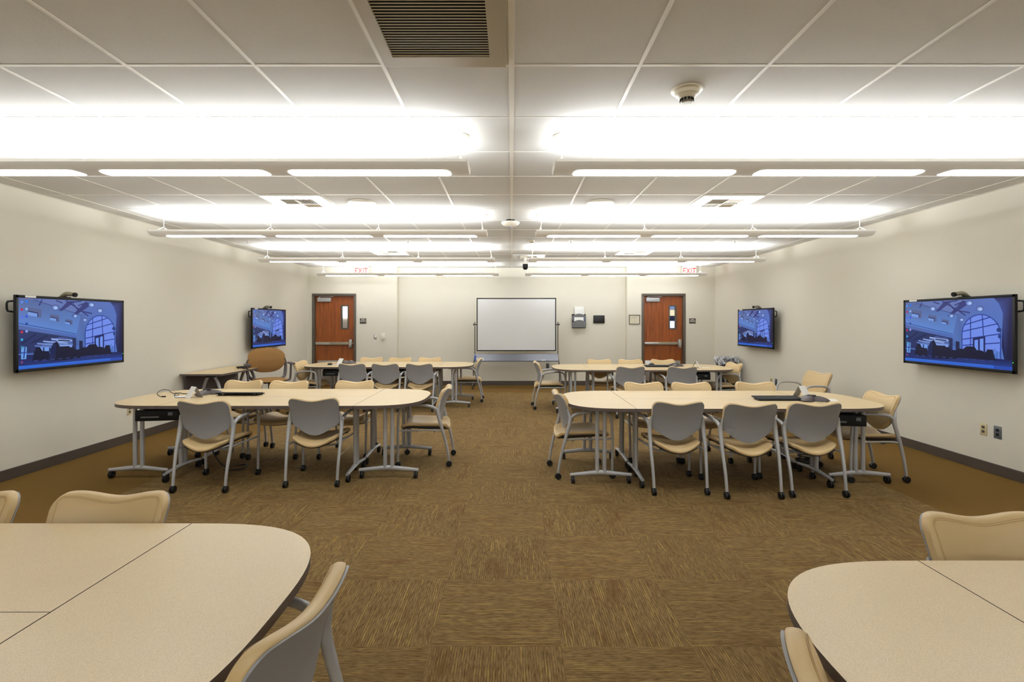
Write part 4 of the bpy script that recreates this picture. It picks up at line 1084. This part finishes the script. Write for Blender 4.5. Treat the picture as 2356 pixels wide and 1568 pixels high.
# middle left
x, y = tpix(553, 908); keyboard(x, y, math.radians(179), 'black keyboard seen edge on, lying on the middle left table')
x, y = tpix(478, 906); confphone(x, y, 0.2, 'dark conference phone on the middle left table behind a white card')
x, y = tpix(448, 914); tentcard(x-0.01, y, math.radians(-38), 'white tent card standing on the middle left table')
x, y = tpix(424, 912); o = MB().box(-0.075, 0.075, -0.055, 0.055, 0, 0.004, 0.001).build('instruction_card', 'paper', None, (x-0.02, y-0.01, TT), (0, 0, 0.5)); tag(o, 'white card lying flat beside the tent card on the middle left table', 'card')
def Tp(px, py, dz=0.004): X_, Y_ = tpix(px, py); return (X_, Y_, TT+dz)
cable([Tp(371, 913), Tp(364, 909), Tp(363, 903), Tp(374, 897, 0.004), Tp(388, 898), Tp(394, 903), Tp(404, 906), Tp(412, 904), Tp(424, 906), Tp(440, 905)], 'grey cable looping across the left end of the middle left table')
cable([Tp(401, 907), Tp(406, 911), Tp(412, 907), Tp(403, 904), Tp(402, 914), Tp(412, 915), Tp(430, 914)], 'coiled grey cable beside the white card on the middle left table', 0.003)
o = MB(); o.box(-0.02, 0.02, -0.008, 0.008, 0, 0.012, 0.003); p_ = Tp(374, 913, 0); tag(o.build('cable_plug', 'black', None, (p_[0]+0.012, p_[1], TT)), 'black plug at the end of the looping grey cable', 'plug')
tower(-3.43, 5.02, 0.15, 'black computer slung under the left end of the middle left table')
# middle right
x, y = tpix(1792, 919); keyboard(x-0.015, y, 0, 'black keyboard with visible keys on the middle right table')
x, y = tpix(1868, 921); confphone(x, y, -0.5, 'dark conference phone beside the keyboard on the middle right table')
x, y = tpix(1862, 916); tentcard(x, y+0.13, math.radians(32), 'white tent card behind the phone on the middle right table')
x, y = tpix(1893, 920); o = MB().box(-0.075, 0.075, -0.075, 0.075, 0, 0.003).build('instruction_card', 'paper', None, (x+0.06, y+0.01, TT), (0, 0, -0.4)); tag(o, 'white card lying flat right of the phone on the middle right table', 'card')
tower(3.05, 4.78, -0.15, 'black computer slung under the right end of the middle right table')
# far left
x, y = tpix(759, 839); mouse(x, y, 1.2, 'black computer mouse on the left end of the far left table')
x, y = tpix(797, 836); confphone(x+0.03, y, 0.3, 'dark conference phone on the far left table')
x, y = tpix(788, 838); tentcard(x-0.02, y, math.radians(-35), 'white tent card standing on the far left table')
x, y = tpix(773, 839); o = MB().box(-0.075, 0.075, -0.055, 0.055, 0, 0.003).build('instruction_card', 'paper', None, (x+0.01, y, TT), (0, 0, 0.2)); tag(o, 'white card lying flat beside the mouse on the far left table', 'card')
tower(-3.17, 9.1, 0.15, 'black computer slung under the left end of the far left table')
for xx in (-2.42, -1.87): tower(xx, 8.98, 0, 'black computer slung between chairs under the %s of the far left table' % ('middle' if xx < -2 else 'right part'))
# far right
x, y = tpix(1513, 843.5); keyboard(x, y, 0, 'black keyboard on the far right table between the two chairs')
x, y = tpix(1506, 841.5); mouse(x, y+0.20, 1.4, 'black computer mouse behind the keyboard on the far right table')
x, y = tpix(1556, 843); confphone(x, y+0.05, 0.1, 'dark conference phone on the far right table')
x, y = tpix(1602, 845); tentcard(x, y, math.radians(62), 'white tent card standing on the right part of the far right table')
x, y = tpix(1616, 845); o = MB().box(-0.06, 0.06, -0.04, 0.04, 0, 0.003).build('instruction_card', 'paper', None, (x+0.06, y, TT), (0, 0, -0.2)); tag(o, 'white card lying flat right of the tent card on the far right table', 'card')
tower(3.1, 8.5, -0.2, 'black computer slung under the right end of the far right table')
# side desk
keyboard(-4.33, 8.35, math.radians(80), 'black keyboard on the side desk against the left wall', DZ)
# cords on the floor
pts = []
for k in range(40):
    a = k*0.62; r = 0.085+0.018*math.sin(k*1.7); pts.append((3.13+r*math.cos(a), 5.35+r*math.sin(a), 0.012+0.0022*k))
cable(pts, 'black coiled cable lying under the middle right table', 0.007, 'blackm', 'coiled_cable')
pts = [(3.1+0.02*k+0.05*math.sin(k*1.3), 5.15+0.045*k, 0.01+0.0*k) for k in range(9)]
cable(pts, 'grey power cord on the floor beside the coiled cable', 0.005, 'cord', 'floor_cable')
cable([(-3.32, 5.15, 0.60), (-3.25, 5.2, 0.50), (-3.2, 5.22, 0.56), (-3.16, 5.25, 0.30), (-3.0, 5.25, 0.02), (-2.8, 5.32, 0.01), (-2.75, 5.15, 0.01), (-2.9, 5.1, 0.01)], 'black cable hanging under the middle left table', 0.006, 'blackm', 'hanging_cable')
cable([(-1.53, 5.05, 0.35), (-1.60, 5.0, 0.28), (-1.68, 4.95, 0.20)], 'thin pale cord hanging behind the right middle left chair', 0.0018, 'paper', 'thin_cord')

# ------------------------------------------------------------------ corridor light, camera, world
def area(name, loc, rot, sx, sy, e, col=(1, 1, 1)):
    ld = bpy.data.lights.new(name, 'AREA'); ld.shape = 'RECTANGLE'; ld.size = sx; ld.size_y = sy; ld.energy = e; ld.color = col
    o = bpy.data.objects.new(name, ld); C.objects.link(o); o.location = loc; o.rotation_euler = rot; return o
area('corridor_light', (0, YC+1.2, CEIL-0.05), (0, 0, 0), 8, 0.6, 60, (1, 0.96, 0.9))
w = bpy.data.worlds.new('world'); bpy.context.scene.world = w; w.use_nodes = True
w.node_tree.nodes['Background'].inputs[0].default_value = (0.5, 0.47, 0.42, 1); w.node_tree.nodes['Background'].inputs[1].default_value = 0.1
cam = bpy.data.cameras.new('camera'); co = bpy.data.objects.new('camera', cam); C.objects.link(co)
co.location = (0, 0, H); cam.sensor_width = 36.0; cam.sensor_fit = 'HORIZONTAL'; cam.lens = FPX/2356*36.0
co.rotation_euler = (PI/2, 0, 0)
cam.shift_x = 0.0; cam.shift_y = -(784-HY)/2356.0
cam.clip_start = 0.05; cam.clip_end = 60
sc_ = bpy.context.scene; sc_.camera = co
sc_.view_settings.view_transform = 'Standard'; sc_.view_settings.look = 'None'; sc_.view_settings.exposure = 0.0
sc_.cycles.max_bounces = 10; sc_.cycles.diffuse_bounces = 6; sc_.cycles.use_denoising = True
sc_.cycles.sample_clamp_indirect = 6.0
